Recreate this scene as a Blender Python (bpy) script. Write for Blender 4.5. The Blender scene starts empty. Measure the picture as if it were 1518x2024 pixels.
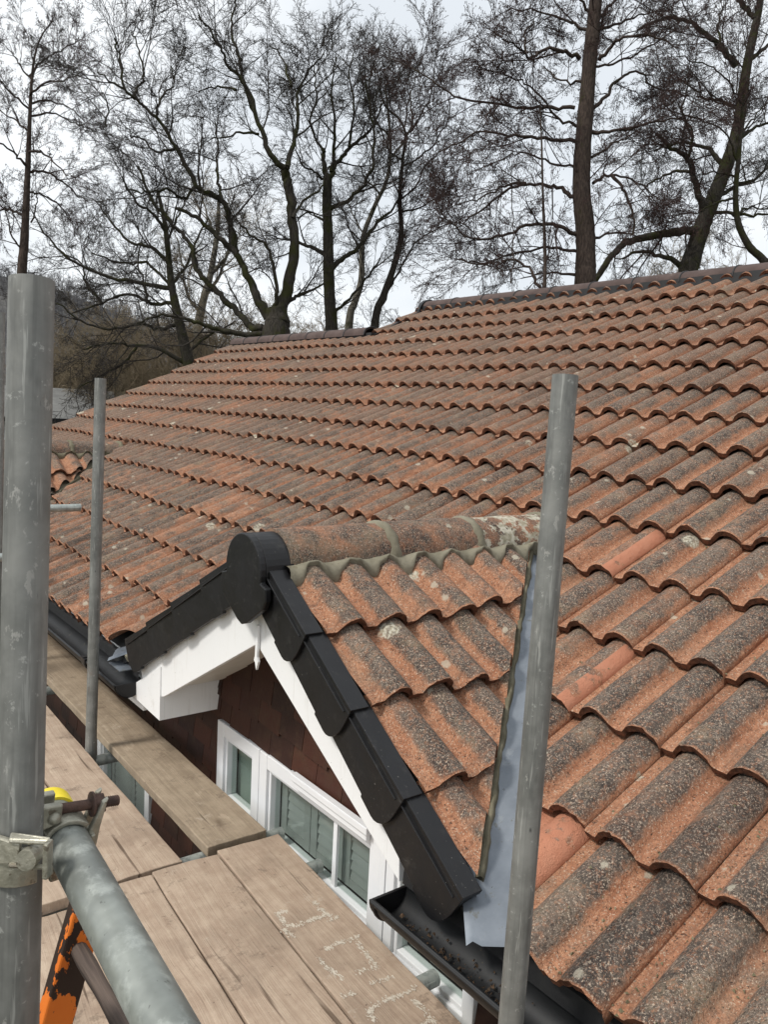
import bpy, bmesh, math, random
import numpy as np
from mathutils import Vector, Matrix
random.seed(7); RNG = np.random.default_rng(11)
S = bpy.context.scene
COL = S.collection
R = math.radians

# ------------------------------------------------------------------ camera
FPX = 1604.0                                   # focal length in photo pixels (1518 x 2024)
CAMP = np.array([-1.28817, -0.84209, 1.16271])
YAW, PIT, ROL = R(51.9813), R(7.0732), R(2.9407)
_f = np.array([math.cos(YAW)*math.cos(PIT), math.sin(YAW)*math.cos(PIT), -math.sin(PIT)])
_r = np.array([math.sin(YAW), -math.cos(YAW), 0.0]); _u = np.cross(_r, _f)
CR = _r*math.cos(ROL)+_u*math.sin(ROL); CU = -_r*math.sin(ROL)+_u*math.cos(ROL); CF = _f
cd = bpy.data.cameras.new('camera'); cam = bpy.data.objects.new('camera', cd); COL.objects.link(cam)
cd.sensor_fit = 'VERTICAL'; cd.sensor_height = 36.0; cd.lens = FPX/2024*36.0
cd.clip_start = 0.05; cd.clip_end = 3000
m = Matrix.Identity(4)
for i in range(3):
    m[i][0] = CR[i]; m[i][1] = CU[i]; m[i][2] = -CF[i]; m[i][3] = CAMP[i]
cam.matrix_world = m
S.camera = cam

# ------------------------------------------------------------------ light: overcast sky + soft sun
SUN_EL, SUN_AZ = R(50), R(170)                 # azimuth counter-clockwise from +x
w = bpy.data.worlds.new('World'); S.world = w; w.use_nodes = True
nt = w.node_tree; nt.nodes.clear()
wo = nt.nodes.new('ShaderNodeOutputWorld'); bg = nt.nodes.new('ShaderNodeBackground')
sky = nt.nodes.new('ShaderNodeTexSky'); sky.sky_type = 'NISHITA'; sky.sun_disc = False
sky.sun_elevation = SUN_EL; sky.sun_rotation = math.pi/2-SUN_AZ
sky.air_density = 1.0; sky.dust_density = 2.0
tc = nt.nodes.new('ShaderNodeTexCoord'); mp = nt.nodes.new('ShaderNodeMapping')
mp.inputs['Scale'].default_value = (1.0, 1.0, 2.2)
nz = nt.nodes.new('ShaderNodeTexNoise'); nz.inputs['Scale'].default_value = 2.3; nz.inputs['Detail'].default_value = 5; nz.inputs['Roughness'].default_value = 0.5
rp = nt.nodes.new('ShaderNodeValToRGB')
rp.color_ramp.elements[0].position = 0.38; rp.color_ramp.elements[0].color = (5.9, 6.25, 6.6, 1)
rp.color_ramp.elements[1].position = 0.60; rp.color_ramp.elements[1].color = (7.6, 7.8, 7.95, 1)
mx = nt.nodes.new('ShaderNodeMix'); mx.data_type = 'RGBA'; mx.inputs[0].default_value = 0.93
nt.links.new(tc.outputs['Generated'], mp.inputs['Vector']); nt.links.new(mp.outputs[0], nz.inputs['Vector'])
nt.links.new(nz.outputs['Fac'], rp.inputs['Fac'])
nt.links.new(sky.outputs[0], mx.inputs[6]); nt.links.new(rp.outputs[0], mx.inputs[7])
nt.links.new(mx.outputs[2], bg.inputs['Color']); bg.inputs['Strength'].default_value = 0.108
nt.links.new(bg.outputs[0], wo.inputs['Surface'])
sd = bpy.data.lights.new('sun', 'SUN'); sd.energy = 2.0; sd.angle = R(11); sd.color = (1.0, 0.96, 0.9)
so = bpy.data.objects.new('sun', sd); COL.objects.link(so)
sdir = Vector((math.cos(SUN_AZ)*math.cos(SUN_EL), math.sin(SUN_AZ)*math.cos(SUN_EL), math.sin(SUN_EL)))
so.rotation_euler = sdir.to_track_quat('Z', 'Y').to_euler(); so.location = sdir*40
S.view_settings.view_transform = 'Standard'; S.view_settings.look = 'None'
S.view_settings.exposure = 0.42; S.view_settings.gamma = 1.0; S.view_settings.use_curve_mapping = False
S.cycles.max_bounces = 6

# ------------------------------------------------------------------ helpers
def at(u, v, d):
    """photo pixel + depth along the view -> world point"""
    return CAMP + d*(CF + CR*(u-759.0)/FPX - CU*(v-1012.0)/FPX)
def at_z(u, v, z):
    q = CF + CR*(u-759.0)/FPX - CU*(v-1012.0)/FPX
    return CAMP + q*(z-CAMP[2])/q[2]

class MB:
    """collects shapes, builds ONE mesh object"""
    def __init__(s): s.v = []; s.f = []; s.sm = []
    def add(s, vs, fs, smooth=False):
        o = len(s.v); s.v += [tuple(map(float, p)) for p in vs]
        s.f += [tuple(i+o for i in f) for f in fs]; s.sm += [smooth]*len(fs)
        return s
    def box(s, a, b, M=None):
        x0, y0, z0 = a; x1, y1, z1 = b
        vs = [(x0,y0,z0),(x1,y0,z0),(x1,y1,z0),(x0,y1,z0),(x0,y0,z1),(x1,y0,z1),(x1,y1,z1),(x0,y1,z1)]
        if M is not None: vs = [tuple(M @ Vector(p)) for p in vs]
        return s.add(vs, [(0,3,2,1),(4,5,6,7),(0,1,5,4),(1,2,6,5),(2,3,7,6),(3,0,4,7)])
    def prism(s, poly, axis_vec, M=None):
        """poly: list of 3D points (planar), extruded along axis_vec"""
        n = len(poly); a = [Vector(p) for p in poly]; b = [p+Vector(axis_vec) for p in a]
        vs = a+b
        if M is not None: vs = [M @ p for p in vs]
        fs = [tuple(range(n))[::-1], tuple(range(n, 2*n))]
        fs += [(i, (i+1) % n, n+(i+1) % n, n+i) for i in range(n)]
        return s.add(vs, fs)
    def tube(s, pts, rad, sides=16, cap=True, hollow=0.0):
        pts = [Vector(p) for p in pts]; n = len(pts)
        rad = [rad]*n if not hasattr(rad, '__len__') else rad
        o = len(s.v); prev = None
        for i, p in enumerate(pts):
            t = (pts[min(i+1, n-1)]-pts[max(i-1, 0)]).normalized()
            if prev is None:
                a = t.cross(Vector((0, 0, 1)) if abs(t.z) < .9 else Vector((1, 0, 0))).normalized()
            else:
                a = (prev - t*prev.dot(t)).normalized()
            prev = a; b = t.cross(a)
            for k in range(sides):
                q = p + (a*math.cos(2*math.pi*k/sides)+b*math.sin(2*math.pi*k/sides))*rad[i]
                s.v.append(tuple(q))
        for i in range(n-1):
            for k in range(sides):
                k2 = (k+1) % sides
                s.f.append((o+i*sides+k, o+i*sides+k2, o+(i+1)*sides+k2, o+(i+1)*sides+k)); s.sm.append(True)
        if cap:
            for i, rev in ((0, True), (n-1, False)):
                ring = [s.v[o+i*sides+k] for k in range(sides)]
                if hollow:                      # open tube end: annulus and a sunken floor
                    t = (pts[1]-pts[0]).normalized()*(1 if i == 0 else -1)
                    c = pts[i]
                    inner = [tuple(c+(Vector(q)-c)*hollow) for q in ring]
                    deep = [tuple(Vector(q)+t*0.12) for q in inner]
                    fs = []
                    for k in range(sides):
                        k2 = (k+1) % sides
                        fs.append((k, sides+k, sides+k2, k2) if not rev else (k, k2, sides+k2, sides+k))
                        fs.append((sides+k, 2*sides+k, 2*sides+k2, sides+k2) if not rev else (sides+k, sides+k2, 2*sides+k2, 2*sides+k))
                    fs.append(tuple(2*sides+k for k in range(sides)))
                    s.add(ring+inner+deep, fs)
                else:
                    s.add(ring, [tuple(range(sides))[::-1] if rev else tuple(range(sides))])
        return s
    def sphere(s, c, r, sc=(1, 1, 1), nu=10, nv=6):
        vs = []; fs = []
        for j in range(nv+1):
            th = math.pi*j/nv
            for i in range(nu):
                ph = 2*math.pi*i/nu
                vs.append((c[0]+r*sc[0]*math.sin(th)*math.cos(ph), c[1]+r*sc[1]*math.sin(th)*math.sin(ph), c[2]+r*sc[2]*math.cos(th)))
        for j in range(nv):
            for i in range(nu):
                fs.append((j*nu+i, (j+1)*nu+i, (j+1)*nu+(i+1) % nu, j*nu+(i+1) % nu))
        return s.add(vs, fs, True)
    def build(s, name, mat, parent=None, bevel=0.0, loc=None):
        me = bpy.data.meshes.new(name)
        vs = s.v
        if loc is not None: vs = [(p[0]-loc[0], p[1]-loc[1], p[2]-loc[2]) for p in vs]
        me.from_pydata(vs, [], s.f)
        me.polygons.foreach_set('use_smooth', s.sm)
        me.materials.append(mat); me.update()
        o = bpy.data.objects.new(name, me); COL.objects.link(o)
        if loc is not None: o.location = loc
        if parent is not None: o.parent = parent
        if bevel:
            b = o.modifiers.new('bevel', 'BEVEL'); b.width = bevel; b.segments = 2; b.limit_method = 'ANGLE'; b.angle_limit = R(40)
        return o

def tag(o, label=None, cat=None, group=None, kind=None):
    if label: o['label'] = label
    if cat: o['category'] = cat
    if group: o['group'] = group
    if kind: o['kind'] = kind
    return o
def thing(name, label, cat, loc=(0, 0, 0), group=None):
    o = bpy.data.objects.new(name, None); COL.objects.link(o); o.location = loc; o.empty_display_size = .1
    return tag(o, label, cat, group)

class NT:
    def __init__(s, name):
        s.m = bpy.data.materials.new(name); s.m.use_nodes = True
        s.t = s.m.node_tree; s.b = s.t.nodes['Principled BSDF']; s.o = s.t.nodes['Material Output']
        s.tc = s.t.nodes.new('ShaderNodeTexCoord'); s.obj = s.tc.outputs['Object']
    def n(s, typ): return s.t.nodes.new(typ)
    def link(s, a, b): s.t.links.new(a, b)
    def setin(s, sock, v):
        if hasattr(v, 'is_linked'): s.link(v, sock)
        elif isinstance(v, (tuple, list)) and len(v) == 3 and sock.type == 'RGBA': sock.default_value = (*v, 1)
        else: sock.default_value = v
    def map(s, scale, vec=None, loc=(0, 0, 0), rot=(0, 0, 0)):
        k = s.n('ShaderNodeMapping'); s.link(vec or s.obj, k.inputs[0])
        k.inputs['Scale'].default_value = scale; k.inputs['Location'].default_value = loc; k.inputs['Rotation'].default_value = rot
        return k.outputs[0]
    def noise(s, scale, detail=3, rough=.5, vec=None, dist=0.0):
        k = s.n('ShaderNodeTexNoise'); s.link(vec or s.obj, k.inputs['Vector'])
        k.inputs['Scale'].default_value = scale; k.inputs['Detail'].default_value = detail
        k.inputs['Roughness'].default_value = rough; k.inputs['Distortion'].default_value = dist
        return k.outputs['Fac']
    def voro(s, scale, vec=None, out='Distance', rnd=1.0, feat='F1'):
        k = s.n('ShaderNodeTexVoronoi'); s.link(vec or s.obj, k.inputs['Vector']); k.inputs['Scale'].default_value = scale
        k.inputs['Randomness'].default_value = rnd; k.feature = feat
        return k.outputs[out]
    def ramp(s, fac, stops, interp='LINEAR'):
        k = s.n('ShaderNodeValToRGB'); s.link(fac, k.inputs[0]); e = k.color_ramp.elements; k.color_ramp.interpolation = interp
        while len(e) < len(stops): e.new(.5)
        for i, (p, c) in enumerate(stops):
            e[i].position = p; e[i].color = (c, c, c, 1) if not hasattr(c, '__len__') else (*c, 1)
        return k.outputs[0]
    def step(s, fac, a, b):
        k = s.n('ShaderNodeMapRange'); k.interpolation_type = 'SMOOTHSTEP'; s.setin(k.inputs['Value'], fac)
        k.inputs['From Min'].default_value = a; k.inputs['From Max'].default_value = b
        return k.outputs[0]
    def mth(s, op, a, b=0.0, clamp=False):
        k = s.n('ShaderNodeMath'); k.operation = op; k.use_clamp = clamp
        s.setin(k.inputs[0], a); s.setin(k.inputs[1], b); return k.outputs[0]
    def mix(s, f, a, b, mode='MIX'):
        k = s.n('ShaderNodeMix'); k.data_type = 'RGBA'; k.blend_type = mode
        s.setin(k.inputs[0], f); s.setin(k.inputs[6], a); s.setin(k.inputs[7], b); return k.outputs[2]
    def attr(s, name, out='Fac'):
        k = s.n('ShaderNodeAttribute'); k.attribute_name = name; return k.outputs[out]
    def bump(s, h, strength=.3, dist=.01, prev=None):
        k = s.n('ShaderNodeBump'); s.link(h, k.inputs['Height']); k.inputs['Strength'].default_value = strength; k.inputs['Distance'].default_value = dist
        if prev is not None: s.link(prev, k.inputs['Normal'])
        return k.outputs[0]
    def out(s, col=None, rough=.8, nrm=None, metal=0.0, spec=None):
        if col is not None: s.setin(s.b.inputs['Base Color'], col)
        s.setin(s.b.inputs['Roughness'], rough); s.setin(s.b.inputs['Metallic'], metal)
        if nrm is not None: s.link(nrm, s.b.inputs['Normal'])
        if spec is not None: s.b.inputs['Specular IOR Level'].default_value = spec
        return s.m

# ------------------------------------------------------------------ materials
def tile_material(name, lichen=0.35, crust=0.0, use_attr=True, big_lichen=False):
    k = NT(name)
    big = k.noise(1.3, 3); mid = k.noise(9, 5, .6); fine = k.noise(55, 4, .65); grit = k.noise(330, 2, .6)
    if use_attr:
        h = k.attr('h'); t = k.attr('t'); rnd = k.attr('rnd'); rnd2 = k.attr('rnd2'); fresh = k.attr('fresh')
    # terracotta body
    body = k.mix(k.step(mid, .3, .75), (.30, .125, .066), (.36, .185, .108))
    body = k.mix(k.mth('MULTIPLY', k.step(k.noise(30, 4, .7), .5, .7), .5), body, (.20, .095, .055))
    body = k.mix(k.step(fine, .35, .8), body, (.50, .25, .145))
    if use_attr: body = k.mix(k.step(rnd2, .2, 1.0), body, (.265, .122, .070))
    body = k.mix(k.mth('MULTIPLY', k.step(k.noise(170, 3, .75), .50, .62), .6), body, (.13, .068, .045))
    body = k.mix(k.mth('MULTIPLY', k.step(k.noise(150, 3, .75, k.map((1, 1, 1), loc=(3, 7, 1))), .56, .66), .6), body, (.56, .33, .20))
    # weathered crust: clings to the rolls, wears off in the pans and along the lips
    patch = k.noise(6.5, 5, .68, dist=.4); worn = k.noise(19, 5, .72)
    c = k.mth('ADD', k.mth('MULTIPLY', patch, 1.15), k.mth('MULTIPLY', worn, .8))
    c = k.mth('ADD', c, k.mth('MULTIPLY', big, .5))
    c = k.mth('ADD', c, k.mth('MULTIPLY', fine, .3))
    if use_attr:
        c = k.mth('ADD', c, k.mth('MULTIPLY', k.step(h, .05, .8), .58))
        c = k.mth('ADD', c, k.mth('MULTIPLY', rnd, .40))
        c = k.mth('SUBTRACT', c, k.mth('MULTIPLY', k.mth('SUBTRACT', 1.0, k.step(t, .0, .035)), .42))
    else:
        c = k.mth('ADD', c, .66)
    cm = k.step(c, 1.70-crust, 2.16-crust)
    dark = k.mix(k.step(k.noise(15, 4, .7), .36, .66), (.050, .041, .036), (.122, .098, .080))
    dark = k.mix(k.mth('MULTIPLY', k.step(k.noise(4.2, 4, .6), .48, .66), .7), dark, (.172, .130, .100))
    dark = k.mix(k.mth('MULTIPLY', k.step(k.noise(7.5, 5, .7, k.map((1, 1, 1), loc=(8, 3, 6))), .52, .66), .55), dark, (.235, .180, .118))
    if use_attr: dark = k.mix(k.mth('MULTIPLY', k.step(rnd2, .3, 1.0), .55), dark, (.212, .118, .076))
    dark = k.mix(k.mth('MULTIPLY', k.step(k.noise(190, 3, .75), .53, .61), .8), dark, (.31, .25, .20))
    dark = k.mix(k.mth('MULTIPLY', k.step(k.noise(140, 3, .75, k.map((1, 1, 1), loc=(5, 2, 9))), .54, .62), .6), dark, (.022, .019, .018))
    gm = k.step(k.mth('ADD', k.mth('MULTIPLY', grit, .35), k.mth('MULTIPLY', k.noise(70, 4, .75), .85)), .60, .74)
    cmg = k.mth('MULTIPLY', cm, k.mth('SUBTRACT', 1.0, k.mth('MULTIPLY', gm, .55)))
    col = k.mix(cmg, body, dark)
    # sandy speckle and pits
    col = k.mix(k.mth('MULTIPLY', k.step(k.noise(185, 2, .7), .585, .66), .75), col, (.52, .41, .31))
    col = k.mix(k.mth('MULTIPLY', k.step(k.noise(115, 3, .7), .60, .68), .9), col, (.036, .027, .022))
    col = k.mix(k.mth('MULTIPLY', k.step(k.noise(3.3, 4, .6), .56, .75), .35), col, (.20, .165, .115))
    st_ = k.noise(1.0, 4, .65, k.map((2.2, 26, 2.2)))
    col = k.mix(k.mth('MULTIPLY', k.step(st_, .55, .70), .38), col, (.075, .055, .045)) if use_attr else col
    # lichen rosettes
    lv = k.voro(3.4, out='Distance'); lc = k.voro(3.4, out='Color')
    sx = k.n('ShaderNodeSeparateColor'); k.link(lc, sx.inputs[0])
    size = k.mth('MULTIPLY', k.step(sx.outputs[0], 1-lichen, 1.0), .16)
    edge = k.mth('ADD', lv, k.mth('MULTIPLY', k.mth('SUBTRACT', k.noise(38, 3, .6), .5), .14))
    lm = k.step(k.mth('SUBTRACT', size, edge), .0, .035)
    ring = k.mix(k.step(k.noise(120, 3), .4, .6), (.34, .30, .22), (.55, .52, .42))
    lm = k.mth('MULTIPLY', lm, k.mth('ADD', .35, k.mth('MULTIPLY', k.step(k.noise(70, 3), .42, .52), .6)))
    col = k.mix(lm, col, ring)
    lv2 = k.voro(15, out='Distance'); lc2 = k.voro(15, out='Color')
    sx2 = k.n('ShaderNodeSeparateColor'); k.link(lc2, sx2.inputs[0])
    sz2 = k.mth('MULTIPLY', k.step(sx2.outputs[1], 1-lichen*.45, 1.0), .26)
    lm2 = k.step(k.mth('SUBTRACT', sz2, k.mth('ADD', lv2, k.mth('MULTIPLY', k.mth('SUBTRACT', k.noise(90, 4, .7), .5), .42))), .0, .10)
    col = k.mix(k.mth('MULTIPLY', lm2, .7), col, (.46, .42, .33))
    if big_lichen:
        bl = k.step(k.mth('ADD', k.noise(16, 4, .65), k.mth('MULTIPLY', k.noise(60, 3), .25)), .60, .66)
        col = k.mix(k.mth('MULTIPLY', bl, .85), col, k.mix(k.step(k.noise(45, 4), .3, .7), (.30, .28, .20), (.60, .57, .47)))
    if use_attr:
        fr = k.mth('MULTIPLY', k.step(fresh, .45, .55), k.mth('SUBTRACT', 1.0, k.mth('MULTIPLY', k.step(k.noise(14, 4, .6), .56, .62), .85)))
        col = k.mix(fr, col, k.mix(k.noise(22, 3), (.42, .165, .095), (.48, .23, .145)))
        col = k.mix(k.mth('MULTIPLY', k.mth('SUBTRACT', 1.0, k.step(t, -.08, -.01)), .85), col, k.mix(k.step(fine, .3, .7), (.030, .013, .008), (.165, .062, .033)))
    hgt = k.mth('ADD', k.mth('MULTIPLY', grit, .5), k.mth('ADD', k.mth('MULTIPLY', fine, .9), k.mth('MULTIPLY', k.step(k.noise(120, 3, .7), .64, .74), -.5)))
    return k.out(col, .93, k.bump(hgt, .9, .007), spec=.25)
M_TILE = tile_material('weathered_roof_tile', .7)
M_RIDGE = tile_material('weathered_ridge_tile', .9, .0, False)
M_RIDGE_L = tile_material('lichened_ridge_tile', .9, .0, False, True)

def simple(name, c1, c2, scale=20, rough=.7, bump=.1, bscale=120, spec=None, metal=0.0, spots=None):
    k = NT(name)
    col = k.mix(k.step(k.noise(scale, 5, .6), .3, .7), c1, c2)
    if spots: col = k.mix(k.mth('MULTIPLY', k.step(k.noise(spots[0], 3, .6), spots[1], spots[1]+.06), spots[3]), col, spots[2])
    n = k.bump(k.noise(bscale, 4, .6), bump, .005) if bump else None
    return k.out(col, rough, n, metal, spec)
def black_mat():
    k = NT('black_upvc')
    col = k.mix(k.noise(6, 4), (.006, .006, .007), (.010, .010, .011))
    dust = k.mth('MULTIPLY', k.step(k.noise(17, 6, .75), .54, .74), .55)
    col = k.mix(dust, col, (.040, .038, .035))
    col = k.mix(k.mth('MULTIPLY', k.step(k.noise(1.0, 4, .7, k.map((90, 26, 60))), .64, .72), .6), col, (.055, .053, .05))
    col = k.mix(k.mth('MULTIPLY', k.step(k.noise(95, 3, .6), .70, .74), .85), col, (.17, .16, .145))
    return k.out(col, k.ramp(k.noise(9, 5, .7), [(.3, .30), (.7, .55)]), k.bump(k.noise(14, 3), .08, .006), spec=.38)
M_BLACK = black_mat()
M_GUTTER = simple('black_gutter_plastic', (.0055, .006, .0065), (.013, .0135, .014), 9, .5, .04, 60, .4, spots=(30, .66, (.10, .085, .05), .5))
def white_mat():
    k = NT('white_upvc')
    col = k.mix(k.noise(3, 4), (.80, .81, .81), (.86, .86, .85))
    drip = k.noise(1.0, 4, .65, k.map((34, 34, 2.5)))
    col = k.mix(k.mth('MULTIPLY', k.step(drip, .56, .72), .28), col, (.45, .42, .36))
    col = k.mix(k.mth('MULTIPLY', k.step(k.noise(8, 5, .7), .6, .75), .30), col, (.42, .39, .33))
    col = k.mix(k.mth('MULTIPLY', k.step(k.noise(70, 3, .6), .72, .76), .7), col, (.20, .18, .16))
    return k.out(col, .36, k.bump(k.noise(5, 2), .06, .01), spec=.45)
M_WHITE = white_mat()
M_FRAME = simple('window_frame_upvc', (.74, .76, .78), (.80, .81, .82), 5, .32, 0, spec=.4)
M_SOFFIT = simple('soffit_board', (.62, .60, .55), (.70, .68, .64), 6, .5, .03, 30)
M_MORTAR = simple('ridge_mortar', (.155, .140, .100), (.235, .215, .16), 12, .95, .5, 90, .2, spots=(40, .64, (.15, .13, .085), .6))
M_MORTAR_D = simple('damp_valley_mortar', (.115, .102, .066), (.20, .18, .125), 16, .9, .5, 90, .25)
def lead_mat():
    k = NT('valley_lead')
    col = k.mix(k.step(k.noise(5, 5, .65), .3, .7), (.15, .172, .20), (.235, .26, .29))
    col = k.mix(k.mth('MULTIPLY', k.step(k.noise(11, 5, .7), .56, .68), .5), col, (.31, .33, .345))
    col = k.mix(k.mth('MULTIPLY', k.step(k.noise(26, 5, .75), .60, .68), .6), col, (.13, .125, .095))
    col = k.mix(k.mth('MULTIPLY', k.step(k.noise(80, 3, .6), .69, .74), .8), col, (.05, .05, .045))
    return k.out(col, k.ramp(k.noise(12, 4), [(.3, .32), (.7, .55)]), k.bump(k.noise(9, 4), .25, .01), .35, .45)
M_LEAD = lead_mat()
M_CONC = simple('brown_ridge_concrete', (.065, .045, .040), (.105, .074, .066), 7, .85, .3, 160, .3, spots=(30, .68, (.3, .27, .24), .35))
M_DARKFELT = simple('black_roofing_strip', (.008, .008, .009), (.015, .015, .015), 20, .6, .1)
M_UNDER = simple('roof_underlay', (.03, .03, .03), (.04, .04, .04), 20, .9, 0)
M_WALLIN = simple('dark_interior', (.07, .075, .07), (.10, .105, .10), 3, .9, 0)
M_BLIND = simple('louvre_slats', (.33, .345, .335), (.385, .40, .39), 3, .55, 0)
M_ROOFBACK = simple('rear_roof_slope', (.24, .11, .07), (.16, .10, .08), 6, .95, .4, 60)
M_RENDER = simple('cream_render', (.5, .47, .4), (.58, .55, .48), 4, .9, .2)

def hung_tile():
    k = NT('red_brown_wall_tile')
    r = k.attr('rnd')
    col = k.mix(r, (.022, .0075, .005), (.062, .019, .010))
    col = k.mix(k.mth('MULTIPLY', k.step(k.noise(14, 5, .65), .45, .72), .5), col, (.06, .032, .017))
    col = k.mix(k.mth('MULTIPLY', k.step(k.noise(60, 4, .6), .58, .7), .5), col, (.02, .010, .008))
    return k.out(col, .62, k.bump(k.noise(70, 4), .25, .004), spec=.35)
M_HUNG = hung_tile()

def galv(name, c1, c2, axis_scale, rough=.5, metal=.3):
    k = NT(name)
    a = k.noise(1.0, 5, .6, k.map(axis_scale)); b = k.noise(13, 5, .65)
    col = k.mix(k.step(b, .3, .72), c1, c2)
    col = k.mix(k.mth('MULTIPLY', k.step(a, .45, .7), .65), col, tuple(x*.55 for x in c1))
    col = k.mix(k.mth('MULTIPLY', k.step(k.noise(46, 4, .7), .61, .68), .55), col, tuple(min(1, x*1.7) for x in c2))
    col = k.mix(k.mth('MULTIPLY', k.step(k.noise(38, 3, .7, k.map((1, 1, .25))), .68, .74), .8), col, (.045, .045, .043))
    col = k.mix(k.mth('MULTIPLY', k.step(k.noise(1.0, 4, .7, k.map((22, 22, 5))), .56, .66), .5), col, tuple(x*.62 for x in c1))
    col = k.mix(k.mth('MULTIPLY', k.step(k.noise(1.0, 3, .6, k.map((150, 150, 9))), .60, .70), .55), col, tuple(min(1, x*1.55) for x in c2))
    col = k.mix(k.mth('MULTIPLY', k.step(k.noise(24, 5, .75, k.map((1, 1, .5), loc=(2, 5, 1))), .63, .67), .8), col, (.36, .355, .33))
    col = k.mix(k.mth('MULTIPLY', k.step(k.noise(9, 5, .75, k.map((1, 1, .6), loc=(7, 1, 4))), .62, .70), .35), col, (.16, .105, .07))
    rg = k.ramp(b, [(.3, rough-.08), (.7, rough+.14)])
    return k.out(col, rg, k.bump(k.noise(90, 4), .12, .003), metal, .45)
M_GALV = galv('galvanised_tube', (.165, .168, .157), (.258, .26, .243), (60, 60, 2.2), .55)
M_GALV_L = galv('pale_galvanised_tube', (.25, .275, .26), (.42, .45, .42), (40, 1.8, 40), .42, .35)
M_STEEL = simple('coupler_steel', (.26, .25, .20), (.46, .44, .36), 40, .42, .25, 160, .5, .55, spots=(55, .6, (.10, .075, .05), .7))
M_RUST = simple('rusty_bolt', (.045, .026, .02), (.10, .055, .04), 60, .8, .5, 200)
M_YELLOW = simple('yellow_plastic', (.80, .62, .02), (.88, .72, .04), 8, .45, 0)

def board_mat(name, c1, c2, dark=1.0):
    k = NT(name); oi = k.n('ShaderNodeObjectInfo')
    v = k.n('ShaderNodeVectorMath'); v.operation = 'ADD'; k.link(k.obj, v.inputs[0])
    cb = k.n('ShaderNodeCombineXYZ'); k.link(k.mth('MULTIPLY', oi.outputs['Random'], 40.0), cb.inputs[0]); k.link(k.mth('MULTIPLY', oi.outputs['Random'], 17.0), cb.inputs[1]); k.link(cb.outputs[0], v.inputs[1])
    vec = v.outputs[0]
    warp = k.noise(2.2, 3, .5, k.map((1, .35, 1), vec))
    off = k.n('ShaderNodeVectorMath'); off.operation = 'ADD'; k.link(vec, off.inputs[0])
    cw = k.n('ShaderNodeCombineXYZ'); k.link(k.mth('MULTIPLY', warp, .10), cw.inputs[0]); k.link(cw.outputs[0], off.inputs[1])
    g1 = k.noise(1.0, 5, .6, k.map((70, 2.2, 30), off.outputs[0])); g2 = k.noise(1.0, 4, .65, k.map((260, 6, 60), off.outputs[0]))
    big = k.noise(3.2, 4, .6, vec)
    col = k.mix(k.step(k.mth('ADD', k.mth('MULTIPLY', g1, .55), k.mth('MULTIPLY', k.noise(14, 5, .7, vec), .5)), .36, .70), c1, c2)
    col = k.mix(k.mth('MULTIPLY', k.step(g2, .5, .72), .3), col, tuple(x*.52 for x in c1))
    col = k.mix(k.mth('MULTIPLY', k.step(big, .46, .66), .45), col, tuple(x*.62 for x in c1))
    kn = k.voro(1.0, vec=k.map((4.2, 1.7, 4.2), off.outputs[0]))
    col = k.mix(k.mth('MULTIPLY', k.step(kn, .11, .05), .75), col, (.085, .055, .036))
    col = k.mix(k.mth('MULTIPLY', k.step(k.noise(6.5, 5, .75, vec), .57, .66), .55), col, (.155, .115, .085))
    col = k.mix(k.mth('MULTIPLY', k.step(k.noise(9, 5, .75, k.map((1, 1, 1), vec, loc=(4, 1, 2))), .60, .68), .4), col, (.50, .43, .35))
    col = k.mix(k.mth('MULTIPLY', k.step(k.noise(1.0, 3, .6, k.map((26, 1.1, 26), off.outputs[0])), .63, .70), .75), col, (.07, .045, .03))     # long checks
    col = k.mix(k.mth('MULTIPLY', k.step(k.noise(21, 4, .75, vec), .63, .72), .7), col, (.10, .065, .045))    # dirt spots
    col = k.mix(k.mth('MULTIPLY', k.step(k.noise(12, 3, .6, k.map((1, .4, 1), vec)), .64, .70), .35), col, (.55, .45, .34))
    sc1 = k.noise(1.0, 3, .7, k.map((90, 18, 30), vec, rot=(0, 0, .7))); sc2 = k.noise(1.0, 3, .7, k.map((85, 16, 30), vec, rot=(0, 0, -.5)))
    col = k.mix(k.mth('MULTIPLY', k.step(sc1, .66, .74), .55), col, (.12, .08, .055)); col = k.mix(k.mth('MULTIPLY', k.step(sc2, .68, .76), .5), col, (.14, .095, .065))
    col = k.mix(k.mth('MULTIPLY', k.step(k.noise(130, 2, .6, vec), .70, .76), .6), col, (.09, .06, .045))
    hgt = k.mth('ADD', k.mth('MULTIPLY', g1, .6), k.mth('MULTIPLY', g2, .6))
    return k.out(col, .92, k.bump(hgt, .55, .005), spec=.15)
M_BOARD = board_mat('scaffold_board_wood', (.345, .255, .188), (.47, .37, .28))
M_BOARD2 = board_mat('scaffold_board_wood_grey', (.28, .218, .155), (.385, .31, .225))
M_PAINT = simple('cream_paint', (.52, .46, .37), (.60, .54, .45), 60, .8, .2)

def ladder_mat():
    k = NT('flaking_orange_paint')
    n = k.noise(21, 5, .62, k.map((1, 1, .6)))
    col = k.mix(k.step(n, .485, .50), (.028, .015, .010), k.mix(k.noise(30, 3), (.62, .135, .012), (.70, .19, .025)))
    col = k.mix(k.mth('MULTIPLY', k.step(k.noise(90, 3), .66, .70), .8), col, (.05, .03, .02))
    return k.out(col, .6, k.bump(k.step(n, .485, .50), .5, .002), spec=.35)
M_LADDER = ladder_mat()
def rung_mat():
    k = NT('weathered_rung_wood')
    g = k.noise(1.0, 5, .6, k.map((110, 3, 110)))
    col = k.mix(k.step(g, .3, .7), (.028, .018, .014), (.125, .090, .070))
    return k.out(col, .8, k.bump(g, .5, .004))
M_RUNG = rung_mat()

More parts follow.
